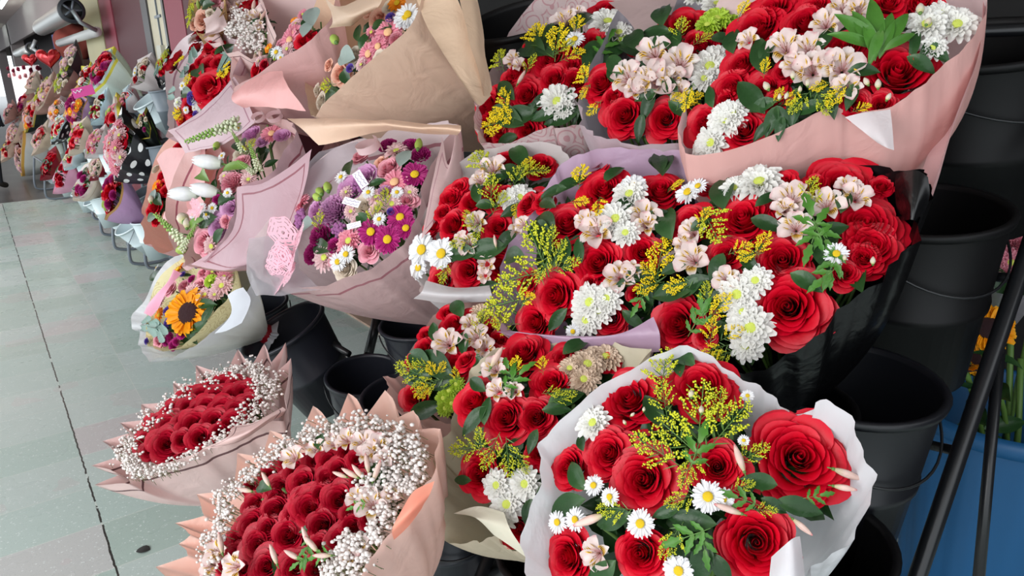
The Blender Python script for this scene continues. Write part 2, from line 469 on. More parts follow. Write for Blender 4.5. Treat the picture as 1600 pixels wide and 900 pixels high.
def curl_mesh(mat, turns=1.2, w=.22):
    bm = bmesh.new(); P = []
    for j in range(28):
        t = j / 27; a = t * 2 * PI * turns; r = .38 - .08 * t
        P.append([(r * math.cos(a), r * math.sin(a) * .8 + .1 * t, (k - .5) * w + .12 * t) for k in (0, .5, 1)])
    grid(bm, P); return mesh_from(bm, 'ribbon', mat)
def script_ribbon_mesh(mat, ink):
    """short printed ribbon loop with a line of cursive script"""
    bm = bmesh.new(); P = []
    f = lambda y: .1 * math.sin(3 * y)
    for j in range(13):
        y = -.5 + j / 12; P.append([(x, y, f(y)) for x in (-.2, 0, .2)])
    grid(bm, P)
    for row in (-.09, .08):
        pts = [(row + .03 * math.sin(t * 23) + .02 * math.sin(t * 7), -.42 + .84 * t + .02 * math.cos(t * 23), f(-.42 + .84 * t) + .008) for t in [i / 90 for i in range(91)]]
        tube(bm, pts, .009, 3, 1)
    return mesh_from(bm, 'ribbon', [mat, ink])

m_gstem = plain_mat('green stem', (86, 120, 52), .5)
m_leaf = petal_mat('dark glossy leaf', (38, 72, 34), (46, 84, 40), (70, 100, 60), .32, .12, .25)
m_leafb = petal_mat('bright green leaf', (78, 132, 48), (92, 146, 58), (110, 150, 80), .4, .2, .15)
m_leafg = petal_mat('tulip leaf', (112, 148, 62), (132, 160, 70), (120, 150, 90), .4, .2, .1)
m_silver = petal_mat('silver leaf', (150, 164, 158), None, None, .6, .1, .1)
m_red = petal_mat('scarlet petal', (204, 0, 30), (214, 8, 42), (60, 0, 8), .45, .06, .10, rootv=.7)  # dark roots paint the shade between petal layers, lighter tips a lip highlight
m_deep = petal_mat('crimson petal', (170, 0, 30), (190, 10, 46), (50, 0, 8), .45, .05, .10, rootv=.7)  # roots darkened as painted shade, tips lightened as highlight
m_white = petal_mat('white petal', (248, 246, 240), (250, 248, 246), (214, 236, 130), .5, .25, .03)
m_cream = petal_mat('cream petal', (238, 224, 206), None, (214, 214, 130), .5, .25, .04)
m_purewhite = petal_mat('pure white petal', (250, 250, 252), None, (230, 236, 220), .5, .25, .02)
m_beige = petal_mat('beige petal', (226, 200, 176), None, (206, 196, 110), .5, .2, .04)
m_cyg = plain_mat('yellow green centre', (212, 224, 96), .7, bump=.5, bscale=90)
m_cy = plain_mat('yellow centre', (236, 196, 20), .7, bump=.5, bscale=90)
m_al_o = petal_mat('alstroemeria outer petal', (248, 228, 224), (226, 170, 174), (206, 110, 120), .45, .25, .05)
m_al_i = petal_mat('alstroemeria inner petal', (250, 238, 234), (248, 224, 222), (220, 140, 150), .45, .25, .05, streak=((246, 206, 70), (96, 24, 30)))
m_al_st = plain_mat('stamen', (150, 96, 70), .6)
m_al_b = petal_mat('alstroemeria bud', (242, 208, 196), (220, 120, 126), (190, 186, 130), .45, .2, .08)
m_gold = plain_mat('goldenrod yellow', (246, 216, 10), .6)
m_golg = plain_mat('goldenrod greenish', (200, 202, 36), .6)
m_grb = plain_mat('green bud', (170, 186, 80), .5)
m_lime = petal_mat('lime petal', (176, 208, 58), (196, 222, 90), (130, 170, 30), .5, .2, .05)
m_gyp = plain_mat('gypsophila white', (240, 232, 228), .7, transl=.2)
m_gyps = plain_mat('gypsophila stem', (120, 122, 84), .7)
m_foil = plain_mat('undergrowth green', (30, 50, 26), .6, mottle=.5, bscale=90)

LIB = {}
def lib(key, fn):
    if key not in LIB: LIB[key] = fn()
    return LIB[key]
ROSES = {}
def rose_var(mat, i=None, layers=8):
    k = rnd.randrange(4) if i is None else i
    key = (mat.name, k, layers)
    if key not in ROSES: ROSES[key] = rose_mesh([1.0, .8, .55, .95][k], 11 + k * 7, mat, layers)
    return ROSES[key]
def pm(name, *a, **k): return petal_mat(name, *a, **k)
MG = lambda: pm('magenta petal', (180, 30, 120), (206, 70, 150), (120, 10, 80), .5, .15, .08)
LIL = lambda: pm('lilac petal', (212, 146, 196), (224, 174, 212), (176, 100, 168), .5, .2, .06)
PNK = lambda: pm('pink petal', (240, 150, 170), (246, 186, 196), (214, 90, 120), .5, .2, .06)
PCH = lambda: pm('peach petal', (244, 176, 150), (248, 204, 184), (230, 140, 110), .5, .2, .05)
PPK = lambda: pm('pale pink petal', (244, 206, 208), (248, 220, 222), (230, 170, 176), .5, .25, .05)
def kinds():
    """letter -> (part name, variants [(mesh, centre mesh or None)], long?, depth offset, size factor, label)"""
    c = lambda k, f: [lib((k, i), (lambda i=i: f(i))) for i in range(2)]
    K = {}
    def one(me): return me if isinstance(me, tuple) else (me, None)
    def add(l, name, meshes, long=False, off=0.0, sf=1.08, lab=None): K[l] = (name, [one(m) for m in meshes], long, off, sf, lab)
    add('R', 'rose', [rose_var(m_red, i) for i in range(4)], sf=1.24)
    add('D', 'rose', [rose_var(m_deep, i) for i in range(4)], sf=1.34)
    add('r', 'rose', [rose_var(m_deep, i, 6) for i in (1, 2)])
    add('C', 'chrysanthemum', c('C', lambda i: chrys_mesh(i, m_white, m_cyg, 4, 15, .066)), off=.004)
    add('c', 'chrysanthemum', c('c', lambda i: chrys_mesh(i, m_beige, m_cyg)), lab='beige chrysanthemum')
    add('w', 'daisy', c('w', lambda i: chrys_mesh(i + 5, m_purewhite, m_cy, 3, 15, .058, True)), off=.008)
    add('W', 'small_daisy', c('W', lambda i: chrys_mesh(i + 9, m_purewhite, m_cy, 2, 22, .034, True)), off=.012)
    add('A', 'alstroemeria', c('A', lambda i: alstro_mesh(i, m_al_o, m_al_i, m_al_st)), off=.006, sf=1.0)
    add('a', 'alstroemeria_bud', c('a', lambda i: bud_mesh(i, m_al_b, m_gstem)), True, .012, 1.0)
    add('G', 'goldenrod_sprig', c('G', lambda i: goldenrod_mesh(i, m_golg, m_gstem, 1.1)), True, .008, 1.2)
    add('Y', 'goldenrod_sprig', c('Y', lambda i: goldenrod_mesh(i + 4, m_gold, m_gstem, 1.3)), True, .008, 1.15)
    add('L', 'leaf', [lib('L', lambda: leaf_mesh(m_leaf)), lib('L2', lambda: leaf_mesh(m_leaf, w=.24, curve=.2))], True, .004, 1.2)
    add('N', 'leaf', [lib('N', lambda: leaf_mesh(m_leaf, w=.09, curve=.3))], True, .004, 1.2)
    add('l', 'leaf', [lib('l', leaflets)], True, .01, 1.2)
    add('x', 'leaf', [lib('x', lambda: leaf_mesh(m_leafb, w=.13, curve=.25))], True, .012, 1.2, 'bright green leaf')
    add('K', 'green_chrysanthemum', c('K', lambda i: chrys_mesh(i + 3, m_lime, m_cyg, 6, 16, .05)), off=.004)
    add('b', 'bud', c('b', lambda i: bud_mesh(i, m_cream, m_gstem, .3)), True, .014, .85)
    add('g', 'bud', c('g', lambda i: bud_mesh(i + 2, pm('green bud petal', (168, 192, 88), (206, 214, 150)), m_gstem, .22)), True, .014, .8, 'pale green bud')
    add('M', 'daisy', c('M', lambda i: chrys_mesh(i, MG(), m_cy, 3, 18, .05, True)), off=.004, lab='magenta daisy with yellow centre')
    add('P', 'gerbera', c('P', lambda i: chrys_mesh(i, PNK(), plain_mat('gerbera centre', (226, 176, 130), .7), 4, 22, .04, True)), lab='pink gerbera')
    add('Q', 'carnation', c('Q', lambda i: ruffle_mesh(i, LIL(), 7, 12, .035)), lab='lilac carnation')
    add('q', 'carnation', c('q', lambda i: ruffle_mesh(i, PNK(), 6, 11, .035)), lab='pink carnation')
    add('H', 'lisianthus', c('H', lambda i: ruffle_mesh(i + 3, LIL(), 4, 7, .02, .1)), lab='lilac lisianthus')
    add('h', 'lilac_rose', [rose_var(LIL(), i) for i in (0, 1)])
    add('p', 'pink_rose', [rose_var(PNK(), i) for i in (0, 3)])
    add('o', 'peach_rose', [rose_var(PCH(), i) for i in (0, 3)])
    add('e', 'cream_rose', [rose_var(m_cream, i) for i in (0, 3)])
    add('i', 'chrysanthemum', c('i', lambda i: chrys_mesh(i, PPK(), m_cyg, 5, 18, .045)), lab='pale pink chrysanthemum')
    add('j', 'chrysanthemum', c('j', lambda i: chrys_mesh(i, PNK(), m_cyg, 5, 18, .045)), lab='pink chrysanthemum')
    add('m', 'small_carnation', c('m', lambda i: ruffle_mesh(i, MG(), 5, 8, .03)), lab='magenta spray carnation')
    add('z', 'berry_cluster', c('z', lambda i: cluster_mesh(i, plain_mat('purple globe', (184, 112, 172), .8, bump=.6, bscale=200))), lab='purple globe flowers')
    add('v', 'violet_flower', c('v', lambda i: ruffle_mesh(i, pm('violet petal', (92, 66, 160), (120, 96, 190)), 3, 6, .03)), off=.01)
    add('T', 'tulip', [lib('T', lambda: tulip_mesh(0, m_purewhite, m_gstem))], True, .02, 1.0, 'white tulip')
    add('t', 'leaf', [lib('t', lambda: leaf_mesh(m_leafg, w=.11, curve=.3))], True, .012, 1.1, 'long bright tulip leaf')
    add('s', 'snapdragon', [lib('s', lambda: snap_mesh(1, pm('snapdragon white', (232, 238, 206)), plain_mat('snapdragon green', (140, 176, 88), .5)))], True, .02, 1.0, 'pale green snapdragon spike')
    add('E', 'eucalyptus_sprig', [lib('E', lambda: euca_mesh(plain_mat('eucalyptus', (132, 160, 150), .6, mottle=.2)))], True, .01, 1.0)
    add('S', 'silver_leaf', [lib('S', lambda: leaf_mesh(m_silver, w=.3))], True, .006, 1.1)
    add('B', 'paper_butterfly', [lib('B', lambda: butterfly_mesh(plain_mat('pink lace paper', (246, 190, 206), .5, transl=.2)))], True, .035, 1.0, 'pink cut-paper butterfly')
    add('U', 'ribbon', [lib('U', lambda: curl_mesh(plain_mat('pale ribbon', (236, 206, 208), .4, transl=.2)))], True, .02, 1.0)
    add('u', 'printed_ribbon', [lib('u', lambda: script_ribbon_mesh(plain_mat('white ribbon', (240, 236, 244), .4), plain_mat('ribbon ink', (120, 90, 150), .6)))], True, .02, 1.0, 'white ribbon with violet script')
    add('O', 'orange_flower', c('O', lambda i: chrys_mesh(i, pm('orange petal', (246, 150, 20), None, (220, 110, 10)), m_cy, 3, 16, .06, True)))
    def sun(i):
        a, b = chrys_mesh(i, pm('sunflower petal', (250, 166, 8), (252, 186, 30), (226, 120, 0), .5, .2), plain_mat('sunflower disc', (70, 34, 40), .9, bump=1.0, bscale=120), 2, 20, .062, True)
        bm = bmesh.new(); ball(bm, (0, 0, -.03), .23, 0, 4, (1, 1, .3))
        for v in bm.verts: v.co += v.normal * .012 * noise.noise(v.co * 70)
        return (a, mesh_from(bm, 'flower_center', MATS['sunflower disc']))
    add('F', 'sunflower', c('F', sun), off=.01)
    return K
KIND = kinds()

# ---------------------------------------------------------------- bouquets
n_def = Vector((-.72, -.25, .62)).normalized()
s_def = Vector((.35, .10, -.93)).normalized()
class Bq:
    def __init__(b, label, c, d, R, n=n_def, s=s_def, L=.28, bulge=.05, W=None, group=None, name='flower_bouquet'):
        b.cx, b.cy, b.d, b.R, b.bulge = c[0], c[1], d, R, bulge
        b.n = Vector(n).normalized(); b.C = at(c[0], c[1], d); b.s = Vector(s).normalized()
        b.W = at(*W) if W else b.C + b.s * L
        b.root = thing(name, label, 'bouquet', b.W, group)
        b.heads = []
    def pt(b, x, y, off=0.0, dome=True):
        r = ray(x, y); den = r.dot(b.n); h = off
        for _ in range(4 if dome else 1):
            t = (b.C + b.n * h - CAM).dot(b.n) / den; p = CAM + r * t
            if not dome: break
            q = p - b.C; q -= b.n * q.dot(b.n); h = off + b.bulge * (1 - min(q.length / b.R, 1.15) ** 2)
        return p
    def wrap(b, rim, mat, name='wrapper', pleat=.006, bulge=.10, k=5, smooth=True, rw=.022, tail=True, W=None, seed=0, zig=False, rows=15, spread=1.0):
        """paper cone: rim = [(x, y, out along the facing)] read off the photo and laid on the bouquet's own rim plane"""
        W = W or b.W; R = random.Random(seed + int(b.cx))
        pts = [b.pt(q[0], q[1], q[2] if len(q) > 2 else 0.0, False) for q in rim]
        if zig:
            c0 = sum(pts, Vector()) / len(pts); pts = [c0 + (p - c0) * spread if i % 2 == 0 and i < len(pts) * .62 else p for i, p in enumerate(pts)]
            out = []
            for i, p in enumerate(pts):
                nx = pts[(i + 1) % len(pts)]
                for j in range(k): out.append(p.lerp(nx, j / k))
        else: out = smooth_curve(pts + [pts[0]], k)[:-1]
        n = len(out); A = (W - b.C).normalized(); cen = sum(out, Vector()) / n
        sm = out[:]
        for _ in range(10 if zig else 3): sm = [(sm[i - 1] + sm[i] * 2 + sm[(i + 1) % n]) / 4 for i in range(n)]
        ph = [R.uniform(0, 6) for _ in range(4)]
        P = []
        tails = 4 if tail else 0
        for j in range(-tails, rows + 1):
            v = j / rows; row = []
            for i in range(n):
                tgt = sm[i].lerp(out[i], max(0, min(1, (v - .45) / .5)))
                o = tgt - W; per = o - A * o.dot(A); u = per.normalized() if per.length > 1e-5 else Vector((1, 0, 0))
                if v >= 0:
                    p = W + u * rw * (1 - v) + o * v + u * (bulge * per.length * math.sin(PI * v) * .9)
                    a = 2 * PI * i / n
                    p += u * pleat * (math.sin(13 * a + ph[0]) + .7 * math.sin(29 * a + ph[1]) + .5 * math.sin(7 * a + 5 * v + ph[2])) * (.25 + .75 * v)
                else: p = W + A * (-v) * .42 * (o.length * .7) + u * (rw + .10 * (-v) * (1 + .3 * math.sin(9 * 2 * PI * i / n)))
                row.append(p - b.W)
            P.append(row)
        bm = bmesh.new(); uvl = bm.loops.layers.uv.new('UVMap'); grid(bm, P, 0, uvl, True)
        # uv: v counted from the waist only
        for f in bm.faces:
            for l in f.loops:
                q = l[uvl].uv; l[uvl].uv = (q[0], (q[1] * (rows + tails) - tails) / rows)
        return put(name, mesh_from(bm, name, mat), b.root, Matrix.Translation(b.W))
    def patch(b, rows, mat, name='wrapper_fold', sub=6, flat=False, wav=.004, seed=1):
        """loose sheet / fold; rows of (x, y, off)"""
        R = random.Random(seed)
        G = [[b.pt(q[0], q[1], q[2] if len(q) > 2 else 0, False) for q in r] for r in rows]
        if flat:
            def ln(p): 
                o = []
                for a, c in zip(p, p[1:]): o += [a.lerp(c, t / sub) for t in range(sub)]
                return o + [p[-1]]
            G = [ln(r) for r in G]; T = [ln([G[j][i] for j in range(len(G))]) for i in range(len(G[0]))]
        else:
            G = [smooth_curve(r, sub) for r in G]; T = [smooth_curve([G[j][i] for j in range(len(G))], sub) for i in range(len(G[0]))]
        P = [[T[i][j] - b.W + b.n * wav * noise.noise((T[i][j]) * 14) * 2 for i in range(len(T))] for j in range(len(T[0]))]
        bm = bmesh.new(); uvl = bm.loops.layers.uv.new('UVMap'); grid(bm, P, 0, uvl)
        return put(name, mesh_from(bm, name, mat), b.root, Matrix.Translation(b.W))
    def flowers(b, txt, faceup=.22, dz=0.0):
        for tok in txt.replace('\n', ' ').split(';'):
            f = tok.split()
            if not f: continue
            k, x, y, s = f[0], float(f[1]), float(f[2]), float(f[3]); ang = float(f[4]) if len(f) > 4 else None
            b.flower(k, x, y, s, ang, dz, faceup)
    def flower(b, k, x, y, s, ang=None, dz=0.0, faceup=.22, p=None):
        name, var, long, off, sf, lab = KIND[k]
        spot = p; p = p or b.pt(x, y, off + dz); q = p - b.C; q -= b.n * q.dot(b.n)
        dist = (p - CAM).dot(RM @ Vector((0, 0, 1)))
        sz = s * dist / F * sf
        nn = b.n + q / b.R * .45 + (CAM - p).normalized() * faceup + Vector((rnd.uniform(-1, 1), rnd.uniform(-1, 1), rnd.uniform(-1, 1))) * .10
        if long and spot is not None:
            Yd = (q if q.length > 1e-4 else b.n.orthogonal()).normalized(); nn = nn - Yd * nn.dot(Yd); m = frame(p, nn, Yd, sz)
        elif long:
            if ang is None:
                ang = math.degrees(math.atan2(-(y - b.cy), x - b.cx)) + rnd.uniform(-45, 45)
            e = 3; p2 = b.pt(x + e * math.cos(math.radians(ang)), y - e * math.sin(math.radians(ang)), off + dz)
            Yd = (p2 - p).normalized()
            if k in 'Tsax':                      # free standing heads lean out of the surface
                Yc = (RM @ Vector((math.cos(math.radians(ang)), -math.sin(math.radians(ang)), 0))).normalized(); w_ = {'T': .9, 's': .8, 'a': .5, 'x': .6}[k]
                Yd = (Yd * (1 - w_) + Yc * w_).normalized(); p2 = p + Yd * e * dist / F
            # keep the drawn length: foreshortening along the surface is undone up to a limit
            fore = (p2 - p).length / (e * dist / F); sz *= min(fore, 1.5)
            nn = nn - Yd * nn.dot(Yd); m = frame(p, nn, Yd, sz)
        else: m = frame(p, nn, None, sz, rnd.uniform(0, 6.28))
        me, cen = var[rnd.randrange(len(var))]
        o = put(name, me, b.root, m)
        if lab: o['label'] = lab
        if cen: put('flower_center', cen, o, m)
        b.heads.append((p, sz))
        return o
    def foliage(b, n=110, size=.055, depth=(.02, .07), rad=.95, mat=None, ell=None):
        """undergrowth of leaves beneath the flower heads"""
        R = random.Random(int(b.cx * 7 + b.cy)); bm = bmesh.new(); uvl = bm.loops.layers.uv.new('UVMap')
        if b.heads:
            hs = b.heads
        ex = b.n.orthogonal().normalized(); ey = b.n.cross(ex)
        cen = sum((h[0] for h in b.heads), Vector()) / max(1, len(b.heads)); 
        for i in range(n):
            h = R.choice(b.heads)[0].lerp(cen, R.uniform(.12, .5)) if b.heads else b.C
            p = h - b.n * R.uniform(*depth) + (ex * R.uniform(-1, 1) + ey * R.uniform(-1, 1)) * .018
            a = R.uniform(0, 6.28); nn = (b.n + ex * R.uniform(-.9, .9) + ey * R.uniform(-.9, .9)).normalized()
            m = Matrix.Translation(-b.W) @ frame(p, nn, None, size * R.uniform(.6, 1.3), a)
            grid(bm, [[m @ Vector(q) for q in r] for r in leaf_pts(w=.22, n=4)], 0, uvl)
        o = put('foliage', mesh_from(bm, 'foliage', mat or m_leaf), b.root, Matrix.Translation(b.W), 'stuff')
        bm = bmesh.new()
        for i in range(22):
            h = R.choice(b.heads)[0] - b.n * .03
            tube(bm, [h - b.W, (h - b.W) * .45 + Vector((R.uniform(-1, 1), R.uniform(-1, 1), 0)) * .01, b.s * 0.0 + Vector((R.uniform(-1, 1), R.uniform(-1, 1), R.uniform(-1, 1))) * .012, b.s * .10], .0025, 5, 0)
        put('stems', mesh_from(bm, 'stems', m_gstem), b.root, Matrix.Translation(b.W), 'stuff')
        return o
    def gyp(b, pts, n, spread=10, size=.003, name='baby_breath', lift=(.0, .03), mat=None, poly=None):
        """cloud of tiny white florets on thread stems, scattered along a band of points"""
        R = random.Random(int(b.cx + b.cy)); bm = bmesh.new()
        for i in range(n):
            q = R.choice(pts); w = q[2] if len(q) > 2 else spread
            x, y = q[0] + R.gauss(0, w * .6), q[1] + R.gauss(0, w * .6)
            p = b.pt(x, y, R.uniform(*lift)) - b.W
            ball(bm, p, size * R.uniform(.55, 1.25), 0, 1, (1, 1, .8))
            if i % 2 == 0: tube(bm, [p, p - b.n * .014 + Vector((R.uniform(-1, 1), R.uniform(-1, 1), 0)) * .004], .0005, 3, 1, False)
        return put(name, mesh_from(bm, name, [mat or m_gyp, m_gyps]), b.root, Matrix.Translation(b.W), 'stuff')

PK = lambda: paper_mat('dusty pink paper', (226, 184, 178), inner=(236, 204, 198))
BQ = []
def go(B, txt, fol=110, **k):
    B.flowers(txt, **k); B.foliage(fol); BQ.append(B)

# --- front: white wrapped bouquet
B = Bq('red rose bouquet in smooth white wrap with small yellow-centred daisies, lowest at the front', (1085, 745), .78, .155, n=(-.70, -.30, .66), L=.28, bulge=.045)
B.wrap([(842, 688, .02), (905, 630, .03), (1000, 566, .03), (1062, 545, .03), (1115, 556, .02), (1152, 590, .02), (1196, 606, .02), (1216, 636, .01), (1248, 646, .01), (1266, 641, .02), (1290, 624, .035), (1330, 660, .03), (1358, 715, .03), (1362, 760, .03), (1340, 830, .02), (1290, 872, .0), (1268, 905, -.01), (1235, 960, 0), (1120, 1010, 0), (980, 1010, .0), (880, 970, 0), (826, 905, .01), (815, 850, .02), (832, 780, .02), (848, 725, .02)],
       paper_mat('white smooth wrap', (240, 240, 244), transl=.35, rough=.35), pleat=.003, bulge=.14, k=5, rows=18)
B.patch([[(1250, 838, .02), (1258, 905, .02), (1262, 960, .01)], [(1236, 842, .05), (1238, 905, .05), (1240, 960, .04)], [(1205, 870, .03), (1200, 930, .03), (1200, 970, .02)]], MATS['white smooth wrap'])
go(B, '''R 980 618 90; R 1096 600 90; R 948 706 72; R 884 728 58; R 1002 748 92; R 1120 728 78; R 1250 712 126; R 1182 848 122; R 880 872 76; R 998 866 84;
W 927 758 32; W 952 776 30; W 1000 818 44; W 870 816 34; W 898 812 36; W 1106 776 50; W 1168 618 20; W 1162 688 18; w 1060 892 46; C 926 660 58; w 1130 780 34;
A 930 866 54; a 1156 718 46 110; a 1252 822 40 -40; a 1322 740 50 -20; a 1140 796 46 160; a 922 812 56 200; a 1318 762 40 -10;
b 1080 616 16 90; b 1096 641 15 90; b 988 648 10 40; b 1006 640 9 80; b 976 660 9 120;
G 1036 580 60 80; G 1092 650 96 85; G 1064 690 90 140; G 1136 664 86 50; G 1022 704 76 150; G 1078 732 60 250; G 1066 780 50 200; G 960 796 46 180; G 1196 796 34 0; G 1176 708 50 30; G 1036 622 50 100; G 1120 640 60 80; G 1050 845 56 240; G 1160 760 36 20;
L 1064 558 40 150; L 900 742 44 120; L 884 790 50 200; L 908 690 24 100; L 1186 752 50 170; L 1250 792 66 -15; l 1276 775 36 10; L 1078 812 70 170; L 1096 880 64 260; L 956 812 50 200; L 1128 890 50 300; l 1076 838 60 200; l 1100 852 50 280; L 1060 570 30 100; l 1160 780 50 160; L 1040 800 40 200; l 1090 700 60 70; L 1020 640 50 120; L 1150 650 40 30; L 1210 790 40 -30; L 940 900 50 230''', fol=170)

# --- beige wrapped bouquet behind it
B = Bq('red rose bouquet in beige paper wrap with white chrysanthemums, beside the front white wrap', (815, 680), 1.0, .165, n=(-.70, -.28, .66), L=.27, bulge=.05)
MBP = paper_mat('beige paper', (214, 204, 178), inner=(206, 190, 166), rough=.6)
B.wrap([(728, 600, .01), (742, 570, .02), (768, 550, .03), (830, 540, 0), (930, 530, 0), (1000, 545, .01), (1010, 556, .01), (960, 640, -.01), (930, 740, -.02), (900, 840, -.02), (850, 880, 0), (822, 868, .01), (790, 850, .01), (768, 840, .02), (745, 846, .02), (704, 846, .02), (690, 800, .02), (680, 730, .02), (676, 700, .02), (695, 680, .02), (712, 640, .01)], MBP, pleat=.003, bulge=.1)
B.patch([[(708, 802, .035), (745, 790, .045), (786, 800, .05)], [(740, 808, .055), (775, 818, .055), (800, 832, .055)], [(770, 835, .03), (805, 858, .03), (838, 882, .02)]], paper_mat('pale beige paper', (232, 228, 208), rough=.6))
go(B, '''R 737 624 66; R 787 650 72; R 836 649 62; R 860 594 62; R 745 738 66; R 842 706 52; R 808 828 58; R 814 546 62; R 880 556 46; R 950 560 40; R 724 560 30;
C 775 758 50; C 819 756 54; C 791 788 58; C 787 812 42; c 918 568 58; c 947 556 54; c 912 592 50; c 890 575 40;
G 728 702 44 190; G 768 706 56 250; G 795 714 56 280; G 864 614 30 0; Y 806 573 30 90; G 750 690 40 100; Y 848 570 24 90; G 816 722 36 300; G 880 620 40 20;
A 777 609 40; A 803 610 32; A 771 575 44; a 775 560 40 60;
L 740 658 52 230; l 806 590 50 40; L 884 622 52 20; L 826 802 40 260; L 722 750 24 180; L 832 690 36 250; L 795 600 36 100; l 796 580 30 110; L 870 640 40 0; L 860 740 40 300; L 850 780 40 280; L 760 640 40 80; L 900 540 40 30; L 745 600 30 140''', fol=150)

# --- behind left, pinkish wrap with lime chrysanthemums
B = Bq('small red rose bouquet in dusty pink paper with lime green chrysanthemums, behind the beige wrap', (700, 565), 1.25, .145, n=(-.68, -.3, .67), L=.25, bulge=.04)
B.wrap([(602, 587, .03), (604, 612, .03), (615, 634, .03), (640, 648, .03), (670, 656, .03), (715, 660, .02), (760, 640, 0), (800, 580, -.01), (830, 520, 0), (800, 470, -.02), (740, 465, -.02), (690, 480, -.01), (660, 520, 0), (636, 560, .0), (622, 590, .01)], paper_mat('dusty rose paper', (214, 172, 164)), pleat=.003)
go(B, '''R 707 504 44; R 662 541 36; R 712 567 50; R 643 624 44; R 698 486 28; R 773 512 44; R 664 520 24; R 643 564 26; R 780 530 40; R 770 551 30; R 805 548 40; R 735 490 28; R 740 560 26; R 816 545 60;
A 697 535 52; A 744 526 44; A 757 543 38; c 750 490 40; A 735 505 34;
L 678 518 28 100; L 680 567 56 140; L 724 537 34 270; L 666 640 50 20; L 652 558 34 150; L 714 480 28 120; L 690 600 40 200; L 750 570 36 300; L 650 590 40 190; N 640 590 34 170;
G 658 572 26 180; G 668 600 44 200; Y 713 584 26 90; Y 676 580 30 120; G 752 503 36 80; G 640 580 40 160; Y 664 610 36 220; G 790 506 30 40; Y 690 575 26 60;
K 701 610 30; K 712 600 28; K 692 622 28; K 695 638 28; K 705 630 26''', fol=130)

# --- middle row
B = Bq('red rose bouquet in white paper with two large white daisies, beside the pastel bouquet', (742, 345), 1.4, .165, n=n_def, L=.3, bulge=.05)
B.wrap([(790, 226, .01), (740, 240, .01), (697, 272, .01), (672, 320, .01), (652, 365, .01), (648, 405, .02), (652, 440, .02), (662, 458, .03), (700, 462, .03), (765, 458, .02), (810, 440, -.01), (835, 360, -.03), (870, 290, -.02), (890, 240, -.01), (840, 222, 0)], paper_mat('thin white paper', (232, 230, 232), transl=.4, inner=(224, 216, 214)), pleat=.004)
B.patch([[(648, 468, .03), (700, 474, .03), (770, 470, .03)], [(662, 458, .05), (705, 462, .05), (768, 458, .04)], [(668, 440, .03), (710, 449, .035), (765, 446, .02)]], MATS['thin white paper'])
go(B, '''R 702 308 42; R 735 313 46; R 704 350 52; R 672 350 36; R 790 245 40; R 845 253 50; R 768 305 40; R 777 352 48; R 730 423 54; R 686 437 44; R 782 415 66; R 790 297 24; R 836 313 42; R 664 372 30; R 690 330 30; R 715 290 28;
w 658 390 52; w 689 396 50; w 653 418 36; C 812 308 48; A 749 280 34; C 795 310 36;
A 768 261 48; A 744 346 38; A 730 382 38; a 774 378 22 100; A 816 357 46; A 760 412 32; A 720 372 26; A 757 430 26; A 822 335 36;
G 752 253 40 120; G 834 267 44 0; G 810 275 36 60; G 779 316 34 60; G 746 363 34 260; G 719 378 30 200; Y 810 326 30 260; G 695 425 36 260; Y 826 260 26 90; G 735 345 30 120; G 766 295 40 90;
L 812 245 40 300; L 757 390 56 190; L 790 374 36 220; L 776 280 36 20; L 800 270 36 330; L 708 400 34 200; L 800 330 34 200; L 745 300 30 100; L 760 320 30 0; L 720 395 40 180; L 805 385 30 270; L 760 450 34 200''', fol=130)

B = Bq('red rose bouquet in lilac wrap with yellow goldenrod, centre of the middle shelf', (930, 392), 1.13, .17, n=n_def, L=.28, bulge=.05)
LI = paper_mat('lilac wrap', (196, 164, 190), inner=(222, 176, 178), rough=.35)
B.wrap([(868, 268, .01), (903, 240, .02), (955, 232, .01), (1030, 234, 0), (1092, 246, 0), (1104, 292, -.01), (1085, 345, -.02), (1062, 400, -.02), (1034, 455, .0), (1030, 500, .02), (1010, 520, .025), (950, 532, .03), (860, 536, .03), (795, 524, .03), (772, 490, .01), (778, 430, -.03), (806, 370, -.06), (842, 310, -.04)], LI, pleat=.004)
B.patch([[(776, 518, .03), (830, 536, .03), (900, 553, .03), (1030, 548, .03)], [(800, 519, .05), (860, 527, .05), (930, 530, .055), (1030, 520, .05)], [(850, 523, .04), (880, 524, .05), (960, 522, .055), (1020, 494, .05)]], LI)
go(B, '''R 925 250 58; R 942 291 68; R 1031 292 66; R 884 344 68; R 932 407 76; R 1003 391 58; R 862 462 74; R 831 503 62; R 952 498 60; R 996 458 36; R 820 315 36; R 846 310 36; R 920 440 26; R 820 440 36;
C 921 472 62; C 947 466 52; C 915 500 50; C 983 302 56; C 961 341 62; C 977 363 46; C 935 485 48; w 990 290 40;
A 931 360 58; A 1008 335 54; A 967 432 54; A 986 423 36; A 1050 408 34; A 915 345 40; A 1010 350 40; A 815 350 30;
W 895 518 24;
Y 906 275 36 80; Y 906 315 30 0; Y 936 322 30 270; G 838 388 70 110; G 812 436 64 200; G 884 414 46 20; Y 1028 412 74 80; Y 1043 374 44 80; Y 1014 448 48 200; G 790 476 60 200; Y 824 468 30 30; G 788 506 36 180; Y 1016 425 40 140; G 870 400 50 60; G 850 420 46 250; G 860 375 40 80;
L 892 288 50 30; L 862 302 42 200; L 854 318 30 160; L 851 349 46 120; L 845 366 42 300; L 1035 250 48 90; L 1028 252 34 110; L 1032 335 38 0; L 884 390 40 90; L 1038 456 56 190; L 980 440 36 200; L 1010 460 34 300; L 905 390 34 100; L 1000 430 40 330; L 870 500 40 230; L 990 500 40 320; l 1000 470 36 240; L 960 270 34 40; L 975 320 36 50; L 800 400 36 180''', fol=150)

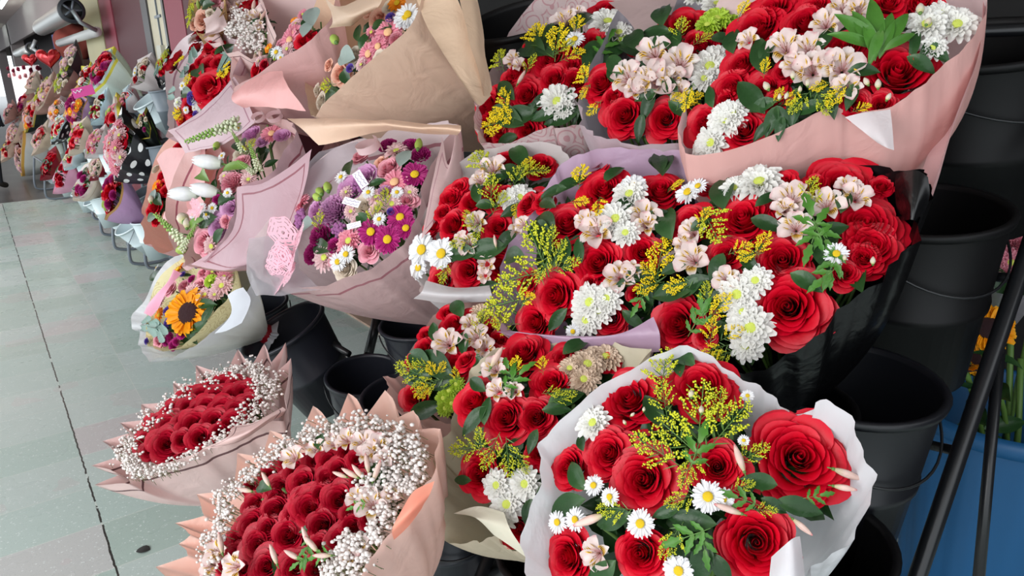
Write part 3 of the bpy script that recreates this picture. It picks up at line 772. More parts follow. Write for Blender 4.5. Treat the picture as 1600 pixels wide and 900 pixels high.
B = Bq('large red rose bouquet in glossy black wrap on the middle shelf beside the black buckets', (1215, 405), .96, .185, n=n_def, L=.30, bulge=.05)
BK = paper_mat('glossy black wrap', (6, 6, 8), transl=0, rough=.28, spec=.5)
B.wrap([(1395, 268, .02), (1440, 266, .03), (1452, 288, .03), (1440, 330, .03), (1426, 386, .045), (1366, 436, .05), (1300, 502, .05), (1228, 560, .05), (1150, 580, .04), (1090, 568, .03), (1045, 548, .0), (1015, 490, -.03), (1030, 400, -.06), (1050, 330, -.06), (1090, 268, -.04), (1170, 245, -.02), (1300, 248, 0)], BK, pleat=.005, bulge=.16, rows=18)
B.patch([[(1400, 272, .02), (1430, 266, .05), (1450, 276, .05)], [(1398, 300, .02), (1430, 300, .05), (1452, 310, .04)], [(1404, 345, .0), (1424, 345, .04), (1436, 350, .02)]], BK)
go(B, '''R 1158 336 84; R 1076 343 60; R 1133 396 58; R 1222 404 88; R 1229 478 110; R 1354 347 112; R 1364 382 86; R 1318 284 100; R 1115 279 46; R 1225 279 36; R 1056 505 88; R 1321 425 44; R 1380 288 36; R 1100 525 36; R 1275 283 40; R 1350 400 50;
C 1186 283 74; C 1147 293 46; C 1151 460 66; C 1172 512 74; C 1165 540 54; C 1180 438 52; C 1160 487 48;
A 1236 308 62; A 1293 318 56; A 1339 306 52; A 1243 354 56; A 1080 361 48; A 1080 404 60; A 1134 436 46; A 1325 290 40; A 1225 325 40; A 1066 380 34;
W 1074 299 42; W 1307 396 36; b 1364 408 15 90; W 1090 290 30; b 1320 403 12 90;
G 1112 350 60 300; Y 1158 389 40 20; Y 1190 382 44 60; Y 1122 480 56 50; Y 1112 517 44 80; Y 1117 546 40 200; Y 1144 521 40 30; G 1264 293 34 60; Y 1060 446 44 200; Y 1056 290 30 30; G 1130 555 36 200; Y 1170 400 36 200; Y 1100 340 36 60; G 1104 460 36 90; G 1272 310 30 80;
L 1129 297 46 90; L 1042 345 46 100; L 1318 311 34 80; l 1272 345 60 110; l 1286 368 50 300; L 1048 457 56 190; L 1115 468 46 20; l 1293 430 50 220; l 1090 500 50 60; L 1095 350 34 30; L 1090 440 46 10; l 1300 415 50 250; l 1270 375 50 250; L 1200 350 50 340; L 1300 360 50 20; L 1080 450 40 220; L 1260 440 50 330; L 1200 310 40 30; L 1120 420 46 250; L 1170 410 40 310; L 1285 400 50 300; l 1098 488 40 100; L 1050 420 36 200''', fol=190)

# --- top row
B = Bq('red rose bouquet in pale pink paper printed with faint rose outlines, beside the kraft cone', (862, 115), 1.5, .17, n=n_def, L=.3, bulge=.05)
B.wrap([(743, 160, .02), (742, 200, .03), (756, 222, .03), (800, 222, .03), (856, 197, .04), (870, 200, .04), (914, 190, .03), (950, 150, -.01), (990, 90, -.02), (1010, 30, -.01), (990, -30, 0), (900, -50, 0), (826, 10, -.05), (780, 80, -.04)], paper_mat('rose printed paper', (230, 206, 206), pattern=(196, 110, 124), transl=.25), pleat=.004, bulge=.2)
go(B, '''R 859 89 56; R 864 120 48; R 898 122 52; R 820 146 54; R 759 163 54; R 756 195 46; R 803 111 40; R 821 203 50; R 928 61 42; R 948 11 50; R 987 50 30; R 1003 64 38; R 778 211 28; R 795 120 30; R 825 70 20; R 893 100 32;
C 950 33 62; C 870 158 60; W 898 60 30; C 967 50 50; C 880 170 40;
A 881 28 48; A 800 92 32; a 814 122 26 60; A 900 20 34; A 810 100 24;
Y 839 55 42 100; Y 870 64 48 80; Y 895 86 40 20; Y 900 39 30 80; Y 789 161 44 100; Y 778 194 46 200; G 828 100 32 60; G 782 94 34 100; Y 776 180 30 220; G 880 75 36 30; Y 790 175 36 300;
K 978 64 28;
L 828 75 46 160; L 853 47 34 120; L 884 50 30 80; L 914 28 34 50; L 925 84 46 240; L 940 92 36 300; L 987 78 46 340; L 790 180 50 150; L 814 180 46 10; N 832 165 40 200; L 875 183 50 200; N 900 180 44 250; L 792 218 30 200; L 952 67 34 30; N 890 150 34 90; L 850 180 40 200; L 790 140 34 130; L 840 160 34 60; L 850 70 40 130; L 960 80 36 20; N 860 188 40 260; l 945 70 40 60''', fol=130)

B = Bq('red rose bouquet in grey mauve paper full of striped alstroemeria, middle of the top shelf', (1030, 110), 1.25, .155, n=n_def, L=.3, bulge=.05)
MV = paper_mat('grey mauve paper', (200, 180, 188), inner=(176, 170, 180))
B.wrap([(906, 148, .02), (908, 186, .03), (930, 210, .03), (985, 224, .03), (1064, 222, .03), (1095, 190, -.02), (1120, 130, -.03), (1160, 50, -.02), (1170, -30, 0), (1060, -60, 0), (985, -10, -.05), (938, 70, -.05)], MV, pleat=.004, bulge=.25)
B.patch([[(950, 2, -.02), (1000, -6, -.02), (1060, -10, -.02)], [(980, 30, -.01), (1020, 30, -.01), (1050, 20, -.01)], [(1000, 58, 0), (1020, 50, 0), (1030, 40, 0)]], paper_mat('grey rose paper', (190, 164, 162)))
go(B, '''R 937 125 58; R 973 178 68; R 1039 184 62; R 1072 32 72; R 1100 68 54; R 1148 39 50; R 1153 2 46; R 1085 60 36; R 955 150 40;
A 1023 125 68; A 1062 97 60; A 1020 80 58; A 978 119 56; A 1048 122 48; A 992 139 36; A 1062 142 36; A 1003 125 46;
C 1109 103 66; C 1120 5 50; C 1100 122 44; C 1090 -5 40; C 1120 88 40;
K 1120 28 50; K 1105 38 40; K 1140 25 36;
Y 914 119 34 110; Y 914 144 28 240; Y 928 169 30 230; Y 1078 158 46 30; Y 1055 152 24 30; G 1098 60 30 30; G 1062 45 30 80;
L 1034 22 46 90; L 1051 61 36 90; L 1024 50 40 180; L 1012 165 46 250; L 1145 61 26 20; L 957 112 30 100; L 1048 138 36 300; L 1000 200 40 260; L 960 100 36 130; L 1010 150 36 200; N 1040 10 46 80; L 1035 60 36 40; L 1130 60 34 0; L 1060 170 34 320; L 990 60 40 120''', fol=110)

B = Bq('large red rose bouquet in salmon pink paper with a folded white corner', (1290, 95), 1.02, .20, n=n_def, L=.30, bulge=.055)
PP = paper_mat('salmon pink paper', (234, 180, 174), inner=(240, 208, 208), rough=.5)
B.wrap([(1068, 172, .0), (1061, 205, .02), (1068, 232, .03), (1086, 243, .03), (1140, 234, .03), (1195, 216, .03), (1250, 190, .035), (1301, 166, .04), (1330, 176, .03), (1392, 166, .035), (1430, 140, .04), (1466, 111, .04), (1503, 76, .04), (1534, 34, .04), (1540, -20, .03), (1500, -70, 0), (1400, -90, 0), (1260, -90, 0), (1160, -50, 0), (1100, 50, -.08), (1076, 120, -.06)], PP, pleat=.0015, bulge=.34, k=5, rows=20)
B.patch([[(1320, 183, .05), (1352, 174, .055), (1391, 168, .05)], [(1345, 202, .05), (1370, 196, .055), (1394, 195, .05)], [(1372, 224, .045), (1386, 232, .05), (1397, 236, .045)]], paper_mat('white reverse paper', (226, 218, 220)), name='folded_corner')
B.patch([[(1536, 0, .03), (1528, 90, .01), (1490, 190, -.01), (1462, 280, -.03), (1432, 358, -.05)], [(1538, 30, -.01), (1520, 110, -.03), (1484, 210, -.05), (1462, 290, -.07), (1440, 356, -.08)], [(1500, 100, -.02), (1480, 160, -.05), (1450, 240, -.07), (1430, 300, -.09), (1424, 350, -.1)]], paper_mat('pink paper strip', (238, 190, 190)), name='wrapper_fold')
go(B, '''R 1155 98 62; R 1141 135 66; R 1195 135 64; R 1178 40 88; R 1256 30 72; R 1205 10 66; R 1269 7 50; R 1317 71 64; R 1404 106 106; R 1097 192 64; R 1160 200 66; R 1377 162 46; R 1442 0 60; R 1130 155 36; R 1210 160 40; R 1390 0 50; R 1225 110 36; R 1340 160 40;
C 1496 37 66; C 1448 37 64; C 1134 186 62; C 1110 223 58; C 1458 74 44; C 1470 20 44; C 1098 230 40; C 1145 176 46;
A 1225 71 60; A 1262 74 52; A 1269 108 64; A 1317 105 68; A 1317 10 52; A 1340 14 44; A 1168 61 38; A 1323 135 46; A 1242 101 46; A 1290 35 50; A 1290 95 40;
Y 1310 147 50 230; Y 1077 152 44 260; Y 1195 105 28 80; Y 1347 169 30 20; Y 1283 135 36 200; Y 1240 150 36 240; G 1250 160 44 230; Y 1160 15 30 60; Y 1215 150 30 60; G 1285 160 40 300;
b 1198 135 17 120; b 1239 118 15 90; b 1229 149 14 250; b 1372 132 18 90; b 1388 152 16 60; b 1354 128 16 120; b 1438 14 18 90; b 1450 34 16 60; b 1262 130 14 90; b 1250 140 12 90; b 1218 152 12 90;
x 1367 35 84 95; x 1340 45 76 140; x 1400 45 70 55; x 1352 48 74 118; x 1385 50 70 75; x 1368 72 54 250; x 1330 60 60 160; x 1408 62 50 30; x 1360 60 60 105; L 1188 84 50 100; L 1172 150 56 130; L 1205 190 46 250; L 1222 182 34 300; L 1263 169 50 200; L 1144 61 34 90; L 1219 200 36 260; L 1465 82 44 320; L 1290 150 40 220; L 1190 165 40 200; N 1430 60 60 80; N 1450 70 50 60; L 1240 175 40 260; L 1200 75 40 60; L 1290 60 40 60; L 1350 110 44 0; L 1330 150 40 250; L 1440 100 44 330; L 1190 205 36 230; L 1110 150 30 100; L 1300 165 36 280''', fol=190)

# --- mixed pastel bouquet
BORD = lambda key, base, line, **k: paper_mat(key, base, line=line, line_at=.88, line_w=.02, **k)
B = Bq('mixed pink and magenta bouquet in frosted dusty pink paper with a butterfly', (565, 325), 1.6, .20, n=(-.72, -.18, .66), bulge=.045, W=(690, 500, 1.74))
FP = BORD('frosted dusty pink', (220, 188, 188), (176, 116, 126), inner=(226, 206, 208), rough=.4)
B.wrap([(392, 378, .0), (388, 420, .01), (432, 446, .02), (500, 446, .03), (560, 428, .03), (608, 400, .03), (640, 368, .03), (652, 330, .03), (668, 270, .03), (700, 214, .02), (716, 196, .01), (690, 190, -.02), (640, 198, -.02), (570, 214, -.02), (510, 240, -.02), (462, 290, -.02), (425, 338, -.01)], FP, pleat=.005, bulge=.12, rows=18)
B.patch([[(655, 372, .05), (672, 300, .06), (690, 212, .05)], [(672, 352, .045), (690, 290, .05), (701, 258, .04)], [(694, 330, .03), (712, 262, .03), (716, 194, .03)], [(700, 350, .0), (722, 290, .0), (722, 240, .0)]], BORD('frosted wing', (222, 190, 190), (180, 130, 140), frame=True), name='wrapper_fold')
CL = paper_mat('clear frosted film', (214, 208, 216), transl=.5, alpha=.55, rough=.25)
B.patch([[(452, 292, -.01), (500, 238, -.02), (560, 222, -.02)], [(470, 322, -.02), (510, 290, -.03), (575, 250, -.03)]], CL, name='clear_film', flat=True)
B.patch([[(388, 372, .02), (430, 366, .02), (462, 372, .0)], [(384, 425, .02), (430, 430, .03), (470, 420, .01)], [(400, 462, .02), (440, 462, .03), (500, 452, .02)]], CL, name='clear_film', flat=True)
go(B, '''Q 518 327 52; H 547 292 48; i 560 345 30; W 575 300 22; H 570 272 38; z 527 358 28; z 466 339 32; P 616 284 46; p 635 310 36; p 605 258 38; i 619 235 42; m 605 226 30; M 579 362 42; M 605 374 44; M 625 339 42; M 648 272 42; m 498 368 42; m 486 396 34; M 634 356 36; m 657 240 30; j 544 376 46; i 506 402 46; W 540 397 30; W 527 409 30; e 535 420 40; p 574 390 36; e 567 321 50; j 469 318 36; g 500 300 26 120; g 512 293 26 100; g 496 308 26 150; W 532 276 22; g 654 226 24 80; S 632 246 28 60; i 612 318 36; i 587 307 30; W 592 342 22; o 594 250 22; z 560 285 32; i 590 325 32; G 585 335 36 60; G 500 345 34 80; S 478 352 28 200; B 460 388 96 75; B 450 424 58 50; U 576 234 40 60; u 563 280 24 120; u 549 316 22 170; u 553 352 20 200; m 520 385 26; v 610 330 12; i 548 330 26; Q 600 300 24; L 500 385 30 160; L 570 345 30 320; L 545 260 30 90; W 620 300 20; p 560 240 30; i 540 300 24; H 490 325 30; G 602 312 30 90; L 590 285 26 20; m 640 225 28; i 640 300 26; p 520 405 24''', fol=110)

# --- tulips
B = Bq('bouquet of white tulips, green snapdragons and lilac roses in pink frosted paper', (345, 300), 2.1, .20, n=(-.78, -.15, .60), bulge=.04, W=(455, 395, 2.3))
TP = BORD('pink frosted paper', (220, 182, 190), (160, 90, 104), inner=(226, 190, 186))
B.wrap([(284, 404, .01), (300, 412, .03), (330, 398, .04), (352, 362, .05), (366, 330, .05), (374, 292, .05), (418, 276, .06), (445, 236, .06), (462, 200, .05), (440, 186, .0), (392, 176, -.03), (330, 196, -.04), (290, 240, -.04), (262, 300, -.04), (262, 360, -.02)], TP, pleat=.006, bulge=.18, rows=18)
B.patch([[(372, 294, .06), (430, 278, .07), (486, 232, .07)], [(368, 340, .05), (425, 335, .05), (472, 300, .05)], [(352, 376, .04), (392, 400, .04), (440, 388, .03)], [(300, 414, .03), (350, 422, .03), (400, 412, .02)]], BORD('pink frosted sheet', (216, 178, 188), (164, 100, 112), transl=.35, frame=True), name='wrapper_fold')
go(B, '''T 324 253 48 172; T 319 297 46 168; T 286 303 48 180;  s 268 358 76 135; s 296 372 50 60; s 398 247 50 110; s 372 222 44 120; s 385 262 36 140; e 376 238 34; e 385 200 30; H 391 206 30; P 424 208 34; H 440 210 26; q 362 284 36; h 360 325 38; h 338 352 42; p 314 378 42; i 330 385 34; p 376 249 26; i 388 280 28; m 338 311 16; m 352 290 14; W 315 325 18; W 331 325 17; W 355 301 16; W 346 243 14; W 322 335 16; b 286 342 24 120; b 292 350 20 90; g 284 390 28 200; t 312 270 62 130; t 362 260 50 180; t 300 350 36 210; L 352 312 24 20; B 310 330 34 60; U 430 185 30 80; U 405 186 30 70; g 338 228 20 60; h 408 218 22; i 350 275 22; L 375 225 30 100; L 320 345 30 200; W 300 335 14; p 350 345 22; G 390 230 24 60; L 340 370 26 240''', fol=60)
B.flowers('s 334 208 92 200; g 352 196 20 80; W 372 200 14', dz=.10)

# --- salmon paper bouquet behind the tulips
B = Bq('salmon pink paper bouquet with few red roses, behind the tulips', (250, 300), 2.85, .22, n=(-.85, -.1, .5), bulge=.03, W=(330, 400, 3.0))
B.wrap([(225, 375, .02), (222, 340, .0), (228, 300, -.02), (246, 240, -.03), (280, 205, -.02), (330, 200, .04), (346, 240, .07), (320, 300, .08), (290, 370, .06), (255, 396, .04)], paper_mat('salmon paper', (244, 184, 168), inner=(238, 180, 180)), pleat=.008, bulge=.1)
B.patch([[(246, 250, .04), (262, 232, .07), (320, 232, .1)], [(262, 300, .05), (280, 290, .08), (320, 290, .11)], [(252, 350, .05), (285, 340, .08), (318, 345, .1)]], MATS['salmon paper'])
go(B, '''R 276 228 24; R 272 242 20; R 250 275 22; R 248 292 26; R 256 296 20; R 237 322 26; R 232 330 18; O 245 292 22; S 240 305 20 90; e 240 262 16; R 262 258 18; R 240 345 18; L 246 310 24 120; L 236 340 20 200; i 268 250 18; b 236 312 14 90''', fol=30)

# --- sunflower bouquet
B = Bq('sunflower bouquet in cream lace and white paper, tied with a red band', (290, 478), 2.2, .19, n=(-.80, -.12, .60), bulge=.035, W=(415, 522, 2.3))
B.wrap([(288, 394, .0), (262, 408, .0), (243, 432, .0), (226, 470, .0), (206, 492, .01), (207, 512, .01), (218, 520, .01), (217, 542, .02), (236, 560, .03), (262, 560, .04), (290, 548, .04), (318, 530, .05), (340, 512, .05), (362, 492, .06), (376, 470, .06), (392, 440, .05), (380, 405, .0), (330, 392, -.02)], paper_mat('white tissue wrap', (236, 238, 242), transl=.35), pleat=.006, bulge=.10, rows=16)
B.wrap([(286, 402, .0), (250, 432, .0), (234, 470, .0), (228, 510, .01), (232, 540, .01), (262, 548, .03), (290, 536, .03), (316, 512, .035), (338, 484, .04), (356, 466, .045), (368, 430, .03), (360, 404, .0), (320, 398, -.01)], paper_mat('cream lace paper', (238, 228, 178), pattern=(190, 170, 110), transl=.3), name='lace_lining', pleat=.004, tail=False, W=B.C.lerp(B.W, .7))
B.patch([[(356, 462, .07), (366, 452, .08), (378, 448, .08)], [(360, 490, .07), (375, 480, .075), (392, 470, .07)], [(336, 522, .05), (355, 516, .06), (376, 504, .06)]], plain_mat('soft white fold', (216, 220, 228), .6, transl=.3))
bm = bmesh.new()
ax = (B.W - B.C).normalized(); uu = ax.orthogonal().normalized(); vv = ax.cross(uu)
grid(bm, [[(uu * math.cos(t) + vv * math.sin(t)) * (.030 + .003 * (j % 2)) + ax * (.012 * j - .012) for t in [2 * PI * i / 24 for i in range(24)]] for j in range(3)], closed=True)
o = put('ribbon_band', mesh_from(bm, 'ribbon_band', plain_mat('dark red ribbon', (160, 20, 36), .35)), B.root, Matrix.Translation(B.W)); o['label'] = 'dark red satin band'
go(B, '''F 292 488 74; O 278 420 28; O 248 492 24; O 272 430 18; p 308 444 32; i 300 456 34; i 320 460 28; K 328 438 24; j 332 424 28; i 346 446 36; j 350 432 26; m 299 435 13; m 264 528 17; m 269 540 17; m 282 522 16; m 274 534 14; m 258 534 14; v 260 486 16; v 262 505 18; v 228 533 11; v 285 428 10; E 240 512 34 170; E 228 508 30 200; E 252 515 30 120; p 244 530 28; o 232 522 20; W 309 464 13; p 262 450 24; i 250 470 26; L 312 510 30 30; L 325 490 30 60; L 300 525 26 300; L 322 475 24 0; W 300 415 14; v 296 412 12; p 285 445 22; i 335 460 22; L 270 510 20 220; v 308 415 10; W 244 418 12; L 240 430 20 120; m 278 412 10; p 314 425 20; L 340 415 20 60''', fol=60)
bm = bmesh.new(); P = []                        # pink calla-like swirl
for j in range(14):
    v = j / 13; c = B.pt(232 + 50 * v, 492 - 66 * v, .03) - B.W; w = .004 + .030 * math.sin(PI * min(1, .15 + v * .95)); 
    side = (B.pt(240, 440, .03) - B.pt(262, 462, .03)).normalized()
    P.append([c + side * w * u + B.n * (.012 * (1 - u * u) * (1 + v) + .006 * math.sin(6 * v + 2 * u)) for u in (-1, -.6, -.2, .2, .6, 1)])
grid(bm, P); o = put('calla', mesh_from(bm, 'calla', plain_mat('calla pink', (240, 170, 196), .4, transl=.2)), B.root, Matrix.Translation(B.W)); o['label'] = 'long pink calla swirl'
B.flower('U', 300, 414, 26, 90)

# --- crimson rose domes with baby's breath
ZP = BORD('pale pink bordered paper', (232, 198, 194), (110, 74, 76), inner=(234, 204, 200), rough=.5)
B = Bq('crimson roses ringed with baby breath in pale pink paper with thin dark border lines', (304, 656), 1.6, .20, n=(-.45, .02, .89), bulge=.04, L=.27, s=(.40, .02, -.92))
B.wrap([(156, 752, .01), (186, 742, .0), (150, 724, .0), (190, 712, .0), (164, 688, 0), (204, 676, .0), (190, 660, .0), (226, 656, .0), (224, 632, .0), (272, 628, .0), (272, 600, .0), (306, 602, .0), (306, 574, 0), (352, 586, 0), (370, 548, .0), (392, 572, .0), (410, 540, .01), (424, 566, .01), (442, 538, .02), (436, 580, .01), (453, 560, .02), (446, 612, .02), (446, 640, .03), (442, 658, .04), (410, 658, .04), (384, 668, .035), (360, 684, .035), (318, 700, .035), (290, 716, .035), (246, 728, .03), (202, 736, .03), (204, 758, .02)], ZP, spread=1.04, zig=True, pleat=.003, bulge=.16, rows=18, k=5)
B.patch([[(316, 702, .05), (370, 690, .05), (440, 650, .04)], [(352, 684, .065), (395, 672, .07), (446, 640, .05)], [(366, 668, .04), (405, 656, .05), (440, 634, .04)]], BORD('pink fold paper', (234, 200, 196), (120, 84, 86), frame=True), name='wrapper_fold')
B.flowers('''D 352 600 36; D 380 612 34; D 316 616 34; D 338 618 34; D 364 616 32; D 388 628 30; D 296 636 36; D 324 634 36; D 348 636 34; D 372 640 32; D 272 642 34; D 268 664 40; D 304 662 50; D 336 656 36; D 344 672 30; D 244 664 34; D 232 688 36; D 260 692 46; D 284 686 30; D 312 682 38; D 364 656 30; D 234 704 28; D 286 658 30; D 330 604 28; D 292 620 28; D 356 662 26; D 392 616 24; D 250 678 30; D 370 600 26; D 308 640 28''', dz=.012, faceup=1.5)
ring = []
for t in range(0, 360, 6):
    a = math.radians(t); ex, ey = math.cos(a), math.sin(a)
    ring.append((304 + 122 * ex * .86 + 42 * ey * .0 - 0, 656 - 122 * ex * .5 + 52 * ey, 11))
ring += [(400, 590, 16), (415, 600, 16), (420, 625, 14), (400, 650, 12), (380, 660, 10), (350, 685, 8), (190, 712, 12), (210, 722, 12), (200, 690, 12), (230, 655, 12), (260, 632, 12), (290, 606, 12), (330, 590, 12), (370, 580, 12), (395, 575, 12), (430, 590, 10), (425, 610, 12)] * 2
B.gyp([q for q in ring], 1500, size=.0034, lift=(.0, .035)); B.foliage(50); BQ.append(B)

B = Bq('largest crimson rose bouquet with baby breath and alstroemeria in peach pink paper, at the front', (470, 800), 1.05, .235, n=(-.68, .02, .73), bulge=.045, L=.30, s=(.55, .03, -.83))
PE = paper_mat('peach pink paper', (255, 214, 200), inner=(252, 208, 196), transl=.3, rough=.55)
B.wrap([(254, 880, .01), (296, 868, 0), (288, 846, 0), (300, 836, .0), (280, 815, .0), (322, 806, 0), (314, 772, .0), (368, 764, .0), (374, 710, .0), (412, 712, .0), (424, 678, .0), (466, 686, .0), (488, 640, .0), (524, 664, .0), (540, 622, .0), (572, 650, .0), (598, 614, .01), (622, 652, .01), (640, 645, .01), (652, 672, .01), (694, 668, .01), (680, 706, .02), (676, 748, .03), (640, 780, .04), (616, 828, .04), (580, 876, .04), (556, 905, .04), (500, 965, .03), (400, 985, .02), (300, 950, .01)], PE, spread=1.05, zig=True, pleat=.003, bulge=.13, rows=18, k=5)
B.patch([[(636, 778, .04), (650, 764, .05), (676, 750, .05)], [(612, 822, .055), (640, 800, .06), (668, 775, .05)], [(612, 842, .03), (640, 820, .03), (660, 795, .03)]], plain_mat('coral paper fold', (252, 164, 140), .6, transl=.3))
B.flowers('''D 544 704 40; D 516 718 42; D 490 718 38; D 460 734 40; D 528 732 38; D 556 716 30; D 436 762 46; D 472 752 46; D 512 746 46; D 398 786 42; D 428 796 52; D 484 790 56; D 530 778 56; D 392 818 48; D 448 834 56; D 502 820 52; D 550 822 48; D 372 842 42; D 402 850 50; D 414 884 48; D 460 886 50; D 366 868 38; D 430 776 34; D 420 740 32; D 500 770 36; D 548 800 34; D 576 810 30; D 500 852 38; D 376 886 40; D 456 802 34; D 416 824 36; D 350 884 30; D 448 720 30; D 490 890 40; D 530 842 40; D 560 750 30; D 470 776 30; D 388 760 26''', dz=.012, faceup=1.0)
B.flowers('''a 574 726 34 100; a 560 738 32 130; a 548 740 34 150; a 532 742 28 160; a 588 738 36 70; A 580 788 56; A 556 776 36; a 488 852 36 130; a 478 840 34 110; a 428 868 36 110; a 458 868 34 150; a 505 868 34 180; A 588 700 50; A 540 686 38; A 456 714 42; A 492 700 34; A 336 862 46; A 328 882 42; a 416 750 30 120; a 384 766 30 170; A 364 886 48; A 520 692 34; A 566 690 44; A 600 716 36; a 345 850 36 100; l 480 860 40 260; l 500 868 30 200; L 590 740 34 300; L 500 688 24 90; l 560 790 26 200; L 410 760 26 160; l 470 876 30 220; A 575 705 40; A 610 770 30; A 545 868 36; A 560 850 34''', dz=.03)
ring = [(350, 800, 12), (340, 830, 14), (325, 850, 14), (330, 880, 16), (345, 780, 12), (370, 760, 13), (390, 740, 13), (410, 720, 14), (430, 706, 13), (450, 695, 14), (480, 680, 14), (505, 672, 15), (530, 668, 15), (560, 664, 15), (590, 664, 15), (620, 672, 15), (640, 690, 14), (655, 710, 12), (655, 740, 12), (630, 720, 18), (625, 745, 18), (610, 765, 18), (640, 760, 10), (600, 790, 14), (605, 810, 12), (585, 830, 14), (560, 850, 16), (535, 870, 16), (550, 885, 16), (520, 890, 18), (600, 740, 18), (575, 760, 16), (610, 700, 18), (590, 840, 10), (570, 870, 10), (545, 845, 14)]
B.gyp(ring + ring[22:], 2900, size=.0030, lift=(.0, .045)); B.foliage(70); BQ.append(B)

# --- upper left group
B = Bq('peach and pink flowers in a big smooth kraft paper cone above the pastel bouquet', (560, 75), 1.75, .20, n=(-.85, -.05, .52), bulge=.03, W=(775, 225, 1.9))
KR = paper_mat('kraft paper', (222, 190, 168), inner=(226, 196, 168), rough=.55, transl=.15)
B.wrap([(492, 184, .04), (508, 160, .05), (540, 130, .06), (573, 100, .07), (610, 70, .07), (640, 42, .07), (655, 10, .07), (665, -40, .05), (620, -70, .0), (560, -70, -.03), (510, -30, -.04), (482, 40, -.04), (476, 110, -.03), (480, 160, 0)], KR, pleat=.003, bulge=.22, rows=20)
B.patch([[(648, -10, .06), (690, -20, .05), (712, -10, .04)], [(662, 30, .07), (705, 40, .05), (735, 50, .03)], [(690, 80, .07), (725, 110, .05), (752, 110, .02)], [(735, 150, .05), (750, 165, .03), (768, 150, .0)]], KR)
B.patch([[(716, -20, .05), (735, -20, .03), (745, -20, .02)], [(732, 60, .05), (748, 60, .03), (756, 60, .01)], [(756, 150, .02), (764, 150, .0), (770, 140, -.01)]], KR)
B.patch([[(450, 186, .04), (560, 186, .05), (720, 196, .04)], [(470, 200, .06), (580, 194, .07), (720, 204, .05)], [(500, 228, .04), (600, 206, .04), (716, 212, .03)]], paper_mat('peach kraft', (240, 204, 178), rough=.5), name='wrapper_fold')
B.patch([[(505, -10, .06), (530, 10, .08), (600, -20, .07)], [(520, 30, .07), (550, 24, .09), (590, 10, .07)], [(515, 45, .05), (545, 40, .06), (555, 35, .05)]], paper_mat('light kraft', (224, 196, 172), rough=.5))
go(B, '''o 527 114 40; e 498 160 30; e 502 176 24; P 606 50 44; P 590 72 34; P 575 84 38; e 594 88 28; e 552 84 34; W 637 22 38; w 632 28 36; o 588 26 32; g 523 62 28 120; v 546 106 14; v 609 26 16; O 620 4 30; L 569 62 28 60; G 512 134 24 200; L 595 40 26 0; S 540 88 34 170; i 564 100 24; q 618 60 24; L 560 50 24 90; o 575 10 30; e 608 8 26; L 540 120 24 300; o 510 100 20; j 580 50 24; L 515 150 24 200; e 492 140 18''', fol=50)

B = Bq('pink gerbera bouquet in large plain rose pink paper cone, left of the kraft cone', (440, 65), 2.15, .19, n=(-.8, -.05, .58), bulge=.03, W=(520, 215, 2.3))
B.wrap([(364, 150, .03), (368, 135, .04), (400, 118, .05), (430, 96, .06), (470, 74, .06), (496, 52, .06), (520, 20, .05), (520, -30, .0), (470, -40, -.02), (410, 0, -.03), (370, 60, -.02), (360, 110, 0)], paper_mat('plain rose paper', (228, 182, 180), inner=(238, 206, 204)), pleat=.003, bulge=.2)
B.patch([[(364, 150, .05), (400, 120, .06), (440, 110, .06)], [(366, 160, .05), (400, 140, .07), (450, 135, .07)], [(380, 168, .03), (430, 168, .05), (480, 175, .04)]], paper_mat('bright rose paper', (244, 178, 176)))
go(B, '''P 452 62 36; P 460 50 28; W 431 81 22; O 419 75 16; R 470 63 24; R 396 108 30; S 488 24 30 90; S 480 44 28 60; j 473 22 20; i 448 76 24; q 440 70 22; K 430 88 12; L 425 84 18 0; i 462 36 20; W 438 90 14; R 482 55 18; j 458 40 20; O 460 32 14; L 478 34 18 80; r 410 100 22; i 404 95 18''', fol=30)

B = Bq('round bunch of baby breath in zigzag pale pink paper with dark border', (385, 45), 2.5, .17, n=(-.75, -.05, .62), bulge=.03, W=(408, 130, 2.6))
B.wrap([(318, 62, .0), (340, 48, .0), (318, 40, 0), (345, 28, 0), (330, 10, 0), (356, 6, 0), (350, -20, 0), (400, -25, 0), (412, 5, .03), (420, 30, .05), (432, 56, .05), (420, 84, .04), (392, 92, .03), (372, 80, .02), (352, 84, .01), (345, 66, .0), (330, 68, 0)], ZP, zig=True, pleat=.002, k=4)
B.gyp([(375, 40, 14), (395, 48, 14), (385, 62, 14), (400, 70, 12), (372, 22, 10), (360, 45, 10)], 500, size=.0055)
B.flowers('A 388 26 26; A 375 28 22; A 400 22 24; a 396 10 24 80; R 380 6 30; A 368 10 24; a 410 25 20 60; A 404 40 20; R 395 0 22; a 398 90 22 260; a 406 84 20 280; L 398 34 14 30')
B.foliage(40); BQ.append(B)

B = Bq('mixed bouquet with peach rose in golden brown mesh, against the maroon wall', (318, 20), 2.95, .13, n=(-.8, -.05, .55), bulge=.03, W=(350, 90, 3.05))
B.wrap([(300, 42, .0), (293, 20, .0), (300, -10, 0), (330, -20, 0), (352, 0, .02), (340, 30, .03), (325, 50, .02), (310, 52, .01)], paper_mat('golden mesh', (196, 158, 104), gauze=60, rough=.7), pleat=.004)
B.patch([[(340, 10, .03), (330, 22, .04), (318, 30, .04)], [(350, 26, .02), (340, 40, .03), (322, 52, .03)], [(358, 44, .0), (340, 52, .01), (312, 60, .01)]], paper_mat('pale pink loose sheet', (232, 204, 202)))
go(B, 'o 312 28 32; o 300 36 20; g 310 8 18 100; L 318 4 20 40; G 300 18 26 110; L 324 8 22 20; o 345 2 20; i 352 8 16; G 298 32 20 160; p 335 0 18; e 326 20 14; K 309 6 8', fol=20)

